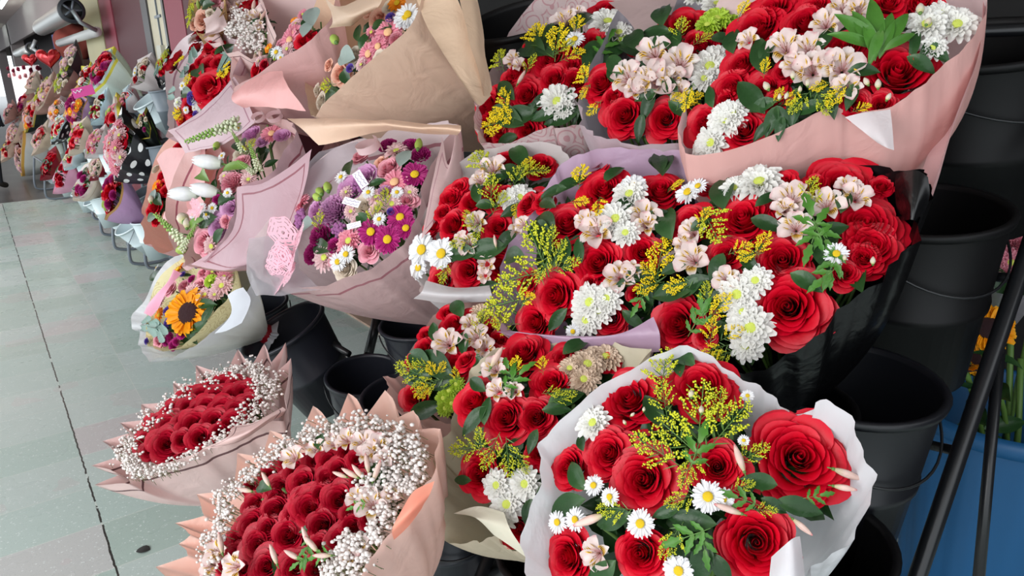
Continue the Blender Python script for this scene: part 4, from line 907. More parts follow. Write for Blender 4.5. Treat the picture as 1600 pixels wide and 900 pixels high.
B = Bq('red roses with blue statice and eucalyptus in lilac pink paper, left of the pink cones', (312, 118), 2.7, .17, n=(-.8, -.1, .58), bulge=.035, W=(395, 235, 2.85))
B.wrap([(262, 200, .0), (264, 216, .02), (296, 196, .04), (330, 160, .05), (356, 130, .05), (370, 100, .05), (378, 70, .03), (352, 54, -.01), (312, 48, -.02), (280, 66, -.03), (258, 110, -.03), (262, 160, -.01)], BORD('lilac pink paper', (216, 186, 194), (170, 120, 136), inner=(226, 206, 210)), pleat=.004, bulge=.16)
B.patch([[(262, 204, .05), (310, 176, .06), (366, 120, .06)], [(280, 222, .05), (340, 200, .06), (384, 150, .06)], [(290, 240, .03), (350, 225, .04), (400, 190, .03)]], BORD('lilac pink sheet', (218, 190, 198), (172, 124, 140), frame=True), name='wrapper_fold')
go(B, '''R 327 68 36; R 325 98 36; R 322 132 52; R 345 116 42; R 274 86 18; R 264 99 22; R 300 106 26; R 299 135 28; R 292 166 34; R 277 180 28; R 282 190 24; E 302 84 26 100; E 354 90 34 200; E 350 102 30 240; R 312 95 26; R 335 150 30; R 305 125 26; R 340 95 28; Y 280 96 22 30; Y 295 122 24 260; Y 279 178 22 200; C 312 156 34; e 306 163 24; v 299 155 18; v 305 179 12; v 297 150 14; C 277 160 18; E 268 148 26 200; W 284 134 14; W 300 60 20; Y 350 112 30 300; R 300 72 22; L 310 110 30 120; L 290 145 26 180; E 290 110 28 90; R 308 50 24; Y 372 108 24 0; L 350 76 30 30; R 338 80 24; m 286 154 10; O 282 186 12; W 290 172 12''', fol=60)
# ---------------------------------------------------------------- buckets
def bucket_mesh(mat, r=.12, h=.26, taper=.72, key='k', seg=40):
    def f():
        bm = bmesh.new(); rb = r * taper
        R_ = lambda z: rb + (r - rb) * z / h
        lathe(bm, [(.001, .004), (rb * .9, .004), (rb, 0), (R_(h * .45), h * .45), (R_(h * .46) + .004, h * .46), (R_(h * .50) + .004, h * .50), (R_(h * .51) + .001, h * .51), (R_(h * .97), h * .97)], seg)
        lathe(bm, [(R_(h * .97) - .003, h * .97), (R_(h * .5) - .003, h * .5), (rb - .003, .012), (.001, .012)], seg)
        return mesh_from(bm, 'body', mat)
    def g():
        bm = bmesh.new(); lathe(bm, [(r - .004, h * .96), (r + .006, h * .955), (r + .008, h * .985), (r + .004, h), (r - .003, h * .995), (r - .004, h * .96)], seg)
        return mesh_from(bm, 'rim', mat)
    return lib(('bk', key), f), lib(('bkr', key), g)
m_bk = plain_mat('black plastic', (34, 36, 45), .38, bump=.05, bscale=30)
m_bkd = plain_mat('deep black plastic', (7, 6, 8), .5, spec=.3)
m_wb = plain_mat('white plastic', (214, 228, 232), .4)
m_gb = plain_mat('grey plastic', (120, 130, 140), .4)
m_chr = plain_mat('black tube paint', (24, 25, 28), .3)
m_gt = plain_mat('grey tube paint', (110, 118, 128), .35)
def bucket(label, x, y, d, axis=(0, 0, 1), r=.12, h=.26, mat=None, key='k', group=None, X=None, handle=True, taper=.72):
    """rim centre at the given spot, opening along axis"""
    p = on_x(x, y, X) if X else at(x, y, d); ax = Vector(axis).normalized(); base = p - ax * h
    o = thing('flower_bucket', label, 'bucket', base, group)
    b_, r_ = bucket_mesh(mat or m_bk, r, h, taper, key)
    m = frame(base, ax, None, 1, 0)
    put('body', b_, o, m); put('rim', r_, o, m)
    if handle:
        def f():
            bm = bmesh.new(); tube(bm, [((r + .008) * math.cos(t), (r + .008) * math.sin(t) * .98, h * .93 - .085 * math.sin(t)) for t in [PI * i / 24 for i in range(25)]], .0022, 6); return mesh_from(bm, 'handle', m_gt if key == 'w' else m_chr)
        put('wire_handle', lib(('bh', key), f), o, frame(base, ax, None, 1, PI * .9))
    return o
def hold(b, label, r=.10, mat=None, key='hn', ax=(-.15, -.02, 1), h=.24):
    """the bucket that carries a bouquet: its rim sits just above the tied waist"""
    p = b.W + Vector((0, 0, .015)); a = Vector(ax).normalized(); base = p - a * h
    o = thing('flower_bucket', label, 'bucket', base)
    b_, r_ = bucket_mesh(mat or m_bkd, r, h, .74, key, 24)
    m = frame(base, a, None, 1, 0); put('body', b_, o, m); put('rim', r_, o, m)
near = [('front white wrap bouquet', 0), ('beige wrap bouquet', 1), ('dusty pink lime bouquet', 2), ('white paper bouquet with two large daisies', 3), ('lilac wrap bouquet', 4), ('glossy black wrap bouquet', 5), ('rose printed paper bouquet', 6), ('grey mauve bouquet', 7), ('salmon pink bouquet', 8)]
NEARB = [b for b in BQ][:9]
for (t_, k_), b in zip(near, NEARB): hold(b, 'black bucket under and carrying the ' + t_)

# ---------------------------------------------------------------- far rows of small bouquets
def far(label, x, y, w, paper, txt_fn, X=.60, cone=(1, .9), n=(-.86, -.08, .50), lining=None, rim_k=6, group=None, tilt=0, fol=16, L=1.0, sq=0.75, zig=True, name='flower_bouquet'):
    w *= 1.7; r = ray(x, y); d = min(X / r.x, 10.5); rad = w * d / F * .5
    ln = 1.0 * w * L
    B = Bq(label, (x, y), d, rad * 1.1, n=n, bulge=rad * .25, W=(x + cone[0] * ln * .75, y + cone[1] * ln * .75, d * 1.01), group=group, name=name)
    B.rad = rad; rim = []
    ex = Vector((0, 1, 0)); ex = (ex - B.n * ex.dot(B.n)).normalized(); ey = B.n.cross(ex)
    N_ = rim_k * 2; R = random.Random(int(x * 31 + y))
    pts = []
    for i in range(N_):
        a = 2 * PI * i / N_ + tilt; rr = rad * (1.5 if i % 2 else 1.12) * R.uniform(.92, 1.12)
        pts.append(B.C + ex * rr * math.cos(a) + ey * rr * math.sin(a) * sq + B.n * R.uniform(-.01, .03))
    B._w = pts
    def cone_(pts, mat, nm, shrink=1.0):
        W = B.W; n_ = len(pts) * 3; out = []
        for i, p in enumerate(pts):
            q = pts[(i + 1) % len(pts)]
            for j in range(3): out.append(p.lerp(q, j / 3))
        if not zig: out = [sum((out[(i + k) % n_] for k in (-2, -1, 0, 1, 2)), Vector()) / 5 for i in range(n_)]
        P = []; A = (W - B.C).normalized()
        for j in range(9):
            v = j / 8; row = []
            for i, o in enumerate(out):
                q = B.C + (o - B.C) * shrink - W; per = q - A * q.dot(A); u = per.normalized()
                row.append(q * v + u * (.012 * (1 - v) + per.length * .14 * math.sin(PI * v)) + u * .004 * math.sin(i * 1.7) * v)
            P.append(row)
        P.insert(0, [p + A * .08 + (p.normalized() * .02) for p in P[0]])
        bm = bmesh.new(); uvl = bm.loops.layers.uv.new('UVMap'); grid(bm, P, 0, uvl, True)
        put(nm, mesh_from(bm, nm, mat), B.root, Matrix.Translation(B.W))
    cone_(pts, paper, 'wrapper')
    if lining: cone_([p + B.n * .012 for p in pts], lining, 'lining', .86)
    R2 = random.Random(int(x + y * 3))
    for k, cnt, sz in txt_fn:
        for q in range(int(cnt * 2.0 + .5)):
            a = R2.uniform(0, 6.28); rr = rad * .95 * math.sqrt(R2.uniform(.02, 1))
            p = B.C + ex * rr * math.cos(a) + ey * rr * math.sin(a) * sq
            B.flower(k, 0, 0, max(3, sz * w / 46), p=p + B.n * (rad * .25 * (1 - (rr / rad) ** 2) + .01))
    if B.heads: B.foliage(fol, size=rad * .45, depth=(.005, .03))
    hold(B, 'small %s bucket carrying the %s' % (('white' if X < .68 else 'grey'), ' '.join(label.split()[:11])), .085, m_wb if X < .68 else m_gb, 'fw' if X < .68 else 'fg')
    BQ.append(B); return B
PL = paper_mat
dotp = PL('polka dot paper', (26, 26, 32), dots=((244, 244, 244), 11, 4.4), rough=.4, transl=0)
lilp = PL('far lilac paper', (200, 160, 204), edge=((196, 150, 90), .93))
skyp = PL('pale blue paper', (206, 226, 234)); crmp = PL('cream ring paper', (234, 222, 206), line=(200, 180, 150), line_at=.7, line_w=.03)
pnkp = PL('far pink paper', (240, 178, 206)); whtg = PL('white paper gold edge', (226, 232, 230), edge=((224, 176, 80), .93))
blkg = PL('black paper yellow edge', (34, 36, 38), edge=((220, 200, 60), .93), transl=0); dkgr = PL('dark paper gold edge', (40, 46, 44), edge=((200, 180, 70), .92), transl=0)
duskp = PL('dusky brown paper', (168, 128, 120)); darkp = PL('charcoal paper', (60, 58, 60), transl=0); wpnk = PL('white pink paper', (232, 220, 220))
yedg = PL('pale paper yellow edge', (220, 234, 226), edge=((222, 210, 70), .93)); redp = PL('deep red paper', (140, 16, 40))
bgep = PL('light beige paper', (226, 208, 190)); magp = PL('magenta paper', (206, 40, 140)); 
far('bouquet in black paper with white polka dots, largest dotted cone near the white bucket', 186, 230, 58, dotp, [('R', 3, 12), ('j', 6, 14), ('i', 4, 12), ('w', 3, 10), ('o', 2, 10)], X=.62, cone=(.86, .52), n=(-.96, -.05, .30), L=1.25)
far('bouquet in lilac paper with gold rim and red roses, lowest of the far row', 178, 300, 52, lilp, [('R', 7, 13), ('e', 2, 8), ('g', 2, 10), ('m', 3, 8)], X=.58, cone=(.68, .60), L=1.15, zig=False, n=(-.93, .0, .36))
far('bouquet in cream paper with fine rings and magenta flowers', 133, 285, 40, crmp, [('m', 4, 9), ('r', 2, 10), ('e', 2, 7), ('L', 3, 8)], X=.58, cone=(.5, .45), zig=False, lining=wpnk)
far('bouquet in bright pink paper with a line of dark red roses', 100, 270, 36, pnkp, [('r', 6, 11), ('R', 2, 10), ('L', 2, 10)], X=.58, cone=(.6, .5))
far('bouquet of dark red roses with thin gold frame, in the far row above the floor', 78, 255, 30, redp, [('r', 7, 11), ('R', 3, 9), ('L', 3, 12)], X=.58, cone=(.5, .5))
far('bouquet in white paper cone with orange gold rim facing the aisle', 35, 240, 44, whtg, [('i', 4, 9), ('o', 4, 9), ('R', 2, 8), ('e', 2, 8)], X=.56, cone=(.9, .2), lining=bgep, n=(-.97, .05, .22), zig=False, L=1.3)
far('bouquet with black paper edged in yellow, red roses and pink sheets', 178, 186, 42, blkg, [('R', 5, 11), ('g', 2, 9), ('j', 2, 9), ('e', 2, 7)], X=.76, cone=(.95, .45), lining=wpnk, L=1.5, n=(-.93, .04, .34))
far('bouquet in pale blue paper holding small dark red roses', 155, 168, 34, skyp, [('r', 5, 9), ('e', 3, 7), ('g', 2, 9)], X=.80, cone=(.5, .5), lining=skyp)
far('bouquet in lilac paper tied with magenta flowers and orange blooms', 118, 168, 36, lilp, [('m', 6, 10), ('O', 3, 10), ('e', 2, 8), ('j', 3, 8)], X=.76, cone=(.55, .55), n=(-.9, -.2, .3))
far('bouquet in pale paper with yellow edge, highest beside the cream pillar', 160, 108, 44, yedg, [('R', 4, 11), ('m', 4, 9), ('r', 2, 10), ('j', 2, 8)], X=.92, cone=(.85, .6), lining=skyp, L=1.3)
far('bouquet in white and pink paper with a single red rose, below the maroon panel', 222, 112, 32, wpnk, [('R', 2, 9), ('e', 4, 10), ('w', 2, 9)], X=.88, cone=(.7, .62), L=1.2)
far('bouquet in dotted black paper with red roses, under the grey post', 258, 105, 34, dotp, [('R', 4, 13), ('G', 4, 14), ('i', 2, 8), ('E', 3, 14)], X=.86, cone=(.5, .6), n=(-.9, 0, .4), L=1.5)
far('small bouquet in dotted paper with red and cream flowers and pale blue sheet', 92, 200, 30, dotp, [('R', 4, 9), ('e', 4, 8), ('g', 2, 8)], X=.66, cone=(.65, .35), lining=skyp)
far('bouquet of peach flowers in dark paper with a gold edge', 48, 178, 34, dkgr, [('o', 4, 9), ('i', 4, 9), ('R', 3, 9), ('O', 1, 9)], X=.62, cone=(.75, .2), lining=bgep, n=(-.9, -.1, .4))
far('bouquet of dusty pink roses in brown paper, mid height of the far rows', 72, 146, 38, duskp, [('i', 5, 11), ('o', 4, 9), ('G', 3, 12), ('R', 2, 8)], X=.72, cone=(.7, .4), lining=bgep)
far('bouquet of pale pink flowers in charcoal paper, by the cream pillar foot', 108, 92, 34, darkp, [('i', 7, 10), ('e', 4, 9), ('Y', 1, 8)], X=.90, cone=(.5, .55))
far('bouquet of cream and green flowers in brown paper below the charcoal one', 100, 125, 34, duskp, [('e', 4, 9), ('i', 3, 9), ('g', 5, 10), ('G', 3, 12)], X=.82, cone=(.7, .4))
far('bouquet of pink and beige flowers at the aisle end of the far row', 22, 205, 30, bgep, [('i', 6, 9), ('o', 3, 8), ('R', 1, 7)], X=.58, cone=(.6, .3))
far('bouquet of red roses in beige paper with an orange card, centre of the far rows', 122, 213, 34, bgep, [('R', 6, 10), ('g', 3, 9), ('j', 3, 9)], X=.64, cone=(.55, .35))
far('small bouquet of pink flowers in white paper between dotted cones', 150, 222, 32, wpnk, [('j', 6, 10), ('i', 3, 9), ('R', 2, 8), ('g', 2, 8)], X=.62, cone=(.6, .4))
far('small bouquet with pink roses low in dark red paper, by the cream rings', 152, 262, 26, redp, [('i', 4, 9), ('e', 3, 7)], X=.64, cone=(.6, .3), lining=bgep)
far('bouquet of pink carnations in magenta and grey paper, far mid row', 38, 160, 26, duskp, [('j', 5, 8), ('m', 3, 8), ('R', 2, 8)], X=.66, cone=(.6, .3))
far('bouquet of dark pink roses in beige paper at the aisle corner', 12, 232, 26, bgep, [('o', 4, 8), ('R', 3, 7), ('Y', 2, 8)], X=.54, cone=(.5, .2))
far('bouquet of small red blooms in grey paper, above the dotted paper cone', 208, 205, 24, darkp, [('m', 3, 9), ('R', 2, 8), ('e', 2, 7)], X=.72, cone=(.4, .5))
far('bouquet of pink flowers in brown paper at the furthest visible end', 14, 175, 22, duskp, [('i', 5, 8), ('j', 3, 7)], X=.60, cone=(.5, .3))
far('bouquet of blush flowers in pale paper in front of the rosette board', 50, 128, 22, bgep, [('i', 5, 7), ('o', 2, 7)], X=.74, cone=(.5, .4))
far('blush bouquet in light beige paper filling the gap beside the gold rimmed cone', 62, 215, 30, bgep, [('i', 5, 9), ('R', 3, 8), ('o', 2, 8)], X=.62, cone=(.6, .3))
far('bouquet of red and cream flowers in pale blue paper above the bright pink one', 112, 243, 28, skyp, [('R', 4, 9), ('e', 3, 8), ('g', 2, 8)], X=.62, cone=(.6, .3), lining=wpnk)
far('bouquet of peach flowers in white pink paper between the brown paper ones', 88, 172, 30, wpnk, [('o', 4, 9), ('i', 4, 9), ('O', 2, 8)], X=.70, cone=(.6, .4))
far('bouquet of small red roses in pale paper with yellow edge, left of the highest one', 134, 120, 28, yedg, [('R', 4, 9), ('i', 3, 8), ('w', 2, 8)], X=.86, cone=(.7, .5))
far('white paper bouquet with pink and red flowers, above the black yellow edged paper', 196, 158, 28, wpnk, [('j', 3, 9), ('R', 3, 8), ('e', 3, 8)], X=.84, cone=(.7, .5), lining=skyp)
far('empty looking black paper cone with speckles behind the dotted one', 226, 196, 30, dkgr, [('e', 2, 7), ('m', 2, 7)], X=.74, cone=(.5, .7), n=(-.95, 0, .3), L=1.2)
# magenta card in the far lilac bouquet
bm = bmesh.new(); c0 = on_x(130, 143, .70); box(bm, (0, 0, 0), (.003, .17, .07)); 
o = put('gift_card', mesh_from(bm, 'gift_card', plain_mat('magenta card', (196, 30, 130), .4), False), None, Matrix.Translation(c0) @ Matrix.Rotation(.9, 4, 'Z') @ Matrix.Rotation(-.2, 4, 'X'))
tag(o, 'magenta card with white curl printed on it above the lilac far bouquet', 'card')
bm = bmesh.new(); tube(bm, [(-.004, -.0 + .07 * t, .008 * math.sin(t * 14) + .01) for t in [i / 30 for i in range(31)]], .004, 4)
put('printed_curl', mesh_from(bm, 'printed_curl', plain_mat('card print', (240, 220, 236), .5)), o, Matrix.Translation(c0) @ Matrix.Rotation(.9, 4, 'Z') @ Matrix.Rotation(-.2, 4, 'X'))

# white board with dark pink rosettes along its top
bm = bmesh.new(); A = on_x(14, 105, .70); Bp = on_x(62, 108, .86); lo = on_x(18, 170, .70)
ux = (Bp - A); ux.z = 0; H = (A.z - lo.z) * 1.05; 
grid(bm, [[ux * (i / 3) + Vector((0, 0, -H * j / 3)) for i in range(4)] for j in range(4)])
bd = thing('rosette_board', 'white board trimmed along the top with dark pink paper rosettes', 'display board', A)
put('board', mesh_from(bm, 'board', plain_mat('board white', (222, 214, 214), .6), False), bd, Matrix.Translation(A))
RZ = [pm('rosette wine', (130, 40, 66)), pm('rosette blush', (206, 150, 156))]
for i in range(12):
    p = A + ux * ((i // 2) / 5.0) + Vector((-.02, -.03, -.02 - .10 * (i % 2) - .02 * (i % 3)))
    put('rosette', rose_mesh(.9, 50 + i % 2, RZ[i % 2], 4) if ('RZ', i % 2) not in LIB else LIB[('RZ', i % 2)], bd, frame(p, Vector((-.6, -.75, .2)), None, .13, i))
    LIB.setdefault(('RZ', i % 2), bd.children[-1].data)

# heart balloons
def heart(label, x, y, w, X):
    bm = bmesh.new(); n, m = 48, 14; P = []
    for j in range(m + 1):
        ph = -PI / 2 + PI * j / m; row = []
        for i in range(n):
            t = 2 * PI * i / n
            hx, hy = 16 * math.sin(t) ** 3, 13 * math.cos(t) - 5 * math.cos(2 * t) - 2 * math.cos(3 * t) - math.cos(4 * t)
            k = math.cos(ph) ** .6 if abs(math.cos(ph)) > 1e-3 else 0.02
            row.append((hx / 32 * k, hy / 32 * k, .2 * math.sin(ph)))
        P.append(row)
    grid(bm, P, closed=True)
    p = on_x(x, y, X); s = w * (X / ray(x, y).x) / F
    o = thing('heart_balloon', label, 'balloon', p)
    me = mesh_from(bm, 'balloon', plain_mat('red foil', (190, 16, 30), .15, metal=.6, spec=.8, coat=.5))
    put('foil_heart', me, o, frame(p, (CAM - p) + Vector((-1, 0, 0)), Vector((0, .1, 1)), s))
    bm = bmesh.new(); tube(bm, [(0, 0, -.45 * s), (.01, 0, -.8 * s), (.0, .02, -1.5 * s)], .003, 4); put('balloon_ribbon', mesh_from(bm, 'ribbon', plain_mat('balloon string', (200, 200, 200), .5)), o, Matrix.Translation(p))
heart('small shiny red heart balloon above the rosette board', 47, 93, 22, .80)
heart('large shiny red foil heart balloon under the roller shutter', 76, 90, 34, .86)

bucket('tilted black plastic flower bucket holding the sunflower bouquet tail', 440, 512, 2.2, (-.42, .10, .9), r=.135, h=.30, key='t1')
bucket('empty upright black bucket with wide open rim in the middle of the stand', 571, 583, 2.1, (-.05, -.12, 1), r=.112, h=.30, key='t2')
bucket('second empty black bucket tucked under the lime chrysanthemum bouquet', 640, 618, 1.75, (-.05, -.1, 1), r=.115, h=.26, key='t3')
bucket('black bucket behind the pastel bouquet', 395, 478, 2.6, (-.2, 0, 1), r=.12, h=.26, key='t4')
bucket('black bucket hanging beneath the pastel bouquet cone', 660, 500, 2.05, (-.1, 0, 1), r=.12, h=.26, key='t4')
bucket('dark grey bucket under the crimson rose bouquet with bordered paper', 400, 745, 1.62, (-.5, .0, .87), r=.105, h=.27, key='t5')
bucket('dark grey bucket below the largest crimson bouquet', 690, 755, 1.4, (-.1, 0, 1), r=.10, h=.24, key='t6')
bucket('black bucket on the top shelf right of the salmon pink bouquet', 1530, 62, 1.28, (-.25, -.05, 1), r=.17, h=.34, mat=m_bkd, key='d1', taper=.8)
bucket('black bucket below the salmon pink bouquet, rim catching the light', 1440, 322, 1.15, (-.15, -.05, 1), r=.125, h=.30, mat=m_bkd, key='d2', taper=.8)
bucket('black bucket behind the white wrapped bouquet, wide open rim', 1330, 590, 1.05, (-.05, -.05, 1), r=.122, h=.28, mat=plain_mat('slate black plastic', (17, 18, 24), .42), key='d3', taper=.78)
bucket('black bucket low at the bottom, partly behind the white wrap', 1270, 850, .98, (-.2, 0, 1), r=.10, h=.26, mat=m_bkd, key='d4')
bucket('black bucket between the kraft cone and the highest red roses', 815, 25, 1.75, (-.35, -.1, .93), r=.15, h=.36, mat=m_bkd, key='d5', taper=.85)
# white buckets of the far racks
WB = [(236, 150, .95), (206, 345, .72), (176, 322, .74), (150, 305, .75), (128, 292, .76), (104, 282, .76), (84, 272, .77), (66, 262, .78)]
wl = ['white bucket behind the dark far paper, highest on its rack', 'white bucket nearest the grey one, under the lilac far bouquet', 'white bucket second from the grey one on the far rack', 'white bucket third from the grey one, below the cream rings', 'white bucket fourth from the grey one on the far rack', 'white bucket fifth from the grey one, under the bright pink paper', 'white bucket sixth from the grey one on the far rack', 'white bucket last on the far rack by the dark floor']
for (x, y, X), l in zip(WB, wl): bucket(l, x, y, 0, (-.55, -.05, .83), r=.13, h=.26, mat=m_wb, key='w', X=X)
bucket('grey plastic bucket under the salmon paper bouquet', 262, 352, 0, (-.45, -.05, .9), r=.14, h=.30, mat=m_gb, key='g', X=.86)
bucket('pale grey bucket behind the dotted cone', 222, 300, 0, (-.45, -.05, .9), r=.12, h=.26, mat=m_gb, key='g2', X=.92)
bucket('tilted grey bucket under the lilac pink paper bouquet', 268, 232, 0, (-.45, -.05, .9), r=.13, h=.26, mat=m_gb, key='g3', X=.98)

# far racks on grey sled legs
def rack(label, feet, X0h=.72, group='grey sled leg bucket racks'):
    a = on_z(*feet[0]); o = thing('bucket_rack', label, 'rack', a, None)
    tops = []
    for (x, y) in feet:
        p = on_z(x, y, .02); q = p + Vector((.30, 0, 0)); t1 = p + Vector((.06, 0, .42)); t2 = q + Vector((0, 0, 1.25)); 
        bm = bmesh.new(); tube(bm, [v - a for v in smooth_curve([t1, p + Vector((.0, 0, .08)), p + Vector((.05, 0, 0)), q - Vector((.06, 0, 0)), q + Vector((0, 0, .07)), q + Vector((0, 0, .6)), t2], 5)], .013, 8)
        put('sled_leg', mesh_from(bm, 'sled_leg', m_gt), o, Matrix.Translation(a)); tops.append((t1, t2))
    for k, h in ((0, 0), (1, 0), (1, -.3), (1, -.6)):
        p, q = tops[0][k] + Vector((0, 0, h)), tops[-1][k] + Vector((0, 0, h)); bm = bmesh.new(); tube(bm, [p - a, q - a], .012, 8); put('crossbar', mesh_from(bm, 'crossbar', m_gt), o, Matrix.Translation(a))
rack('grey tubular bucket rack with sled legs nearest the sunflower bouquet', [(230, 421), (205, 414)])
rack('grey tubular bucket rack with sled legs in the middle of the far row', [(180, 391), (160, 368)])
rack('grey tubular bucket rack with sled legs third along the far row', [(147, 344), (130, 332)])
rack('grey tubular bucket rack nearest the dark floor at the far end', [(73, 311), (56, 296)])

# ---------------------------------------------------------------- black flower stands
def bars(name, label, cat, segs, mat, base):
    o = thing(name, label, cat, base)
    for nm, p, q, r in segs:
        bm = bmesh.new(); tube(bm, [Vector(p) - base, Vector(q) - base], r, 12); put(nm, mesh_from(bm, nm, mat), o, Matrix.Translation(base))
    return o
ya = .385
def side(Y, pre=''):
    return [('side_rail', (1.27 + .0, Y, 1.22), (.70, Y + .0, .02), .0125), ('side_rail', (1.27, Y, 1.22), (1.48, Y, 1.68), .0125), ('rear_post', (1.31, Y, 1.20), (1.25, Y, .02), .010)]
pA, pB = at(1606, 392, 1.12), at(1432, 905, 1.08); dirv = (pB - pA)
foot = pA + dirv * (pA.z - .02) / -dirv.z; topp = pA - dirv * .9
segs = [('side_rail', topp, foot, .0125), ('rear_post', at(1562, 545, 1.16), at(1524, 960, 1.12), .0085), ('crossbar', at(1448, 694, 1.2), at(1500, 706, 1.12), .008), ('crossbar', at(1512, 428, 1.22), at(1592, 436, 1.12), .008)]
rp = segs[1]; rp2 = (rp[1] + (rp[2] - rp[1]) * ((rp[1].z - .02) / (rp[1].z - rp[2].z))); segs.append(('rear_post', rp[2], rp2, .0085))
off = Vector((0, 1.15, 0))
segs += [('side_rail', topp + off, foot + off, .0125), ('shelf_bar', foot + Vector((.12, 0, .25)), foot + off + Vector((.12, 0, .25)), .010)]
for t in (.05, .95): segs.append(('shelf_bar', topp.lerp(foot, t), topp.lerp(foot, t) + off, .010))
for tier in ((0, 1, 2), (5, 4, 3), (8, 7, 6)):
    A_, B_ = NEARB[tier[0]].W + Vector((.03, -.06, -.235)), NEARB[tier[2]].W + Vector((.03, .15, -.235))
    for dx in (-.05, .05): segs.append(('shelf_bar', A_ + Vector((dx, 0, 0)), B_ + Vector((dx, 0, 0)), .008))
bars('flower_stand', 'black tubular steel flower stand with slanted rail, right of the red roses', 'stand', segs, m_chr, foot)
g = lambda *a: at(*a)
segs = [('leg', g(594, 478, 2.55), g(576, 552, 2.5), .017), ('leg', g(626, 488, 2.6), g(612, 552, 2.55), .015), ('brace', g(586, 486, 2.6), g(632, 552, 2.7), .010), ('hoop', g(608, 512, 2.3), g(655, 520, 2.3), .010),
        ('arm', g(492, 520, 2.3), g(545, 553, 2.15), .010), ('arm', g(440, 594, 2.2), g(464, 588, 2.2), .012)]
a1, a2 = g(576, 552, 2.5), g(594, 478, 2.55); ft = a1 + (a1 - a2) * ((a1.z - .02) / (a2.z - a1.z)); segs.append(('leg', a1, ft, .016))
a1, a2 = g(612, 552, 2.55), g(626, 488, 2.6); f2 = a1 + (a1 - a2) * ((a1.z - .02) / (a2.z - a1.z)); segs.append(('leg', a1, f2, .014))
segs += [('shelf_bar', g(594, 478, 2.55), g(480, 440, 2.5), .010)]
bars('bucket_stand', 'black tubular bucket stand with crossing legs, behind the empty buckets', 'stand', segs, m_chr, ft)
a1, a2 = g(772, 850, 1.3), g(750, 905, 1.3); ft = a1 + (a2 - a1) * ((a1.z - .02) / (a1.z - a2.z))
b1, b2 = g(840, 862, 1.25), g(770, 905, 1.35)
bars('stand_frame', 'short black steel frame below the beige wrap', 'stand', [('leg', a1, ft, .012), ('leg', b1, b2, .016), ('leg', b2, Vector((b2.x, b2.y, .02)), .012), ('crossbar', a1, b1, .010)], m_chr, ft)

# round grey brown stool under the crimson bouquet
p = on_z(668, 868, .42); st = thing('round_stool', 'round grey brown plastic stool between the crimson and beige bouquets', 'stool', Vector((p.x, p.y, 0)))
m_st = plain_mat('grey brown plastic', (142, 128, 126), .35, mottle=.25)
bm = bmesh.new(); lathe(bm, [(.001, .42), (.14, .42), (.155, .414), (.162, .40), (.160, .385)], 48); put('seat', mesh_from(bm, 'seat', m_st), st, Matrix.Translation((p.x, p.y, 0)))
bm = bmesh.new(); lathe(bm, [(.163, .404), (.167, .398), (.165, .386), (.160, .384)], 48); put('seat_rim', mesh_from(bm, 'seat_rim', plain_mat('stool rim', (160, 138, 126), .4)), st, Matrix.Translation((p.x, p.y, 0)))
bm = bmesh.new(); lathe(bm, [(.160, .386), (.150, .25), (.165, .02), (.17, 0)], 48); put('skirt', mesh_from(bm, 'skirt', m_st), st, Matrix.Translation((p.x, p.y, 0)))

# blue tub with sunflowers, clear sleeve flowers
c = at(1575, 640, 1.62); tb = thing('blue_tub', 'tall ribbed blue plastic tub holding loose sunflowers, behind the black stand', 'tub', Vector((c.x, c.y, .16)))
bm = bmesh.new(); n_ = 96; h = c.z - .16 + .02; P = []
for z, r in ((0, .155), (.02, .16), (h * .5, .18), (h * .93, .20)):
    P.append([((r - .004 * (1 if (i // 4) % 2 else 0)) * math.cos(2 * PI * i / n_), (r - .004 * (1 if (i // 4) % 2 else 0)) * math.sin(2 * PI * i / n_), z) for i in range(n_)])
grid(bm, P, closed=True); lathe(bm, [(.197, h * .93), (.190, h * .9), (.15, .02), (.001, .02)], 48)
mb = plain_mat('blue plastic', (20, 84, 132), .45); put('body', mesh_from(bm, 'body', mb), tb, Matrix.Translation(tb.location))
bm = bmesh.new(); lathe(bm, [(.196, h * .925), (.208, h * .93), (.212, h * .97), (.205, h), (.196, h * .985), (.194, h * .93)], 64); put('rim', mesh_from(bm, 'rim', mb), tb, Matrix.Translation(tb.location))
# pedestal that carries the tub
bm = bmesh.new(); box(bm, (0, 0, .08), (.5, .5, .16)); bmesh.ops.bevel(bm, geom=bm.edges[:], offset=.01, segments=2, affect='EDGES')
o = put('low_crate', mesh_from(bm, 'low_crate', plain_mat('dark crate', (40, 34, 32), .7), False), None, Matrix.Translation((c.x, c.y, 0))); tag(o, 'low dark crate under the blue tub', 'crate')
def stem_flower(name, label, cat, kind, x, y, d, s, nrm, foot, group=None, hc=None):
    p = at(x, y, d); o = thing(name, label, cat, foot, group)
    me, cen = KIND[kind][1][0]; sz = s * d / F
    m = frame(p, Vector(nrm), None, sz, 1.0); h = put('petals', me, o, m)
    if cen: put('flower_center', cen, h, m)
    bm = bmesh.new(); tube(bm, [v - foot for v in smooth_curve([p - Vector(nrm).normalized() * .01, p - Vector(nrm).normalized() * .05 + Vector((0, 0, -.03)), (p + foot) / 2 + Vector((.02, 0, 0)), foot], 5)], .006, 7); put('stem', mesh_from(bm, 'stem', m_gstem), o, Matrix.Translation(foot))
    for k in range(3):
        q = p.lerp(foot, .25 + .2 * k); put('leaf', KIND['L'][1][0][0], o, frame(q + Vector((0, 0, .03)), Vector((math.cos(k * 2), math.sin(k * 2), 1)), Vector((-math.sin(k * 2), math.cos(k * 2), .3)), .10))
fb = Vector((c.x, c.y, c.z - .20))
stem_flower('loose_sunflower', 'loose sunflower leaning at the upper edge of the blue tub', 'sunflower', 'F', 1545, 512, 1.5, 78, (-.6, -.3, .5), fb + Vector((.02, -.03, 0)))
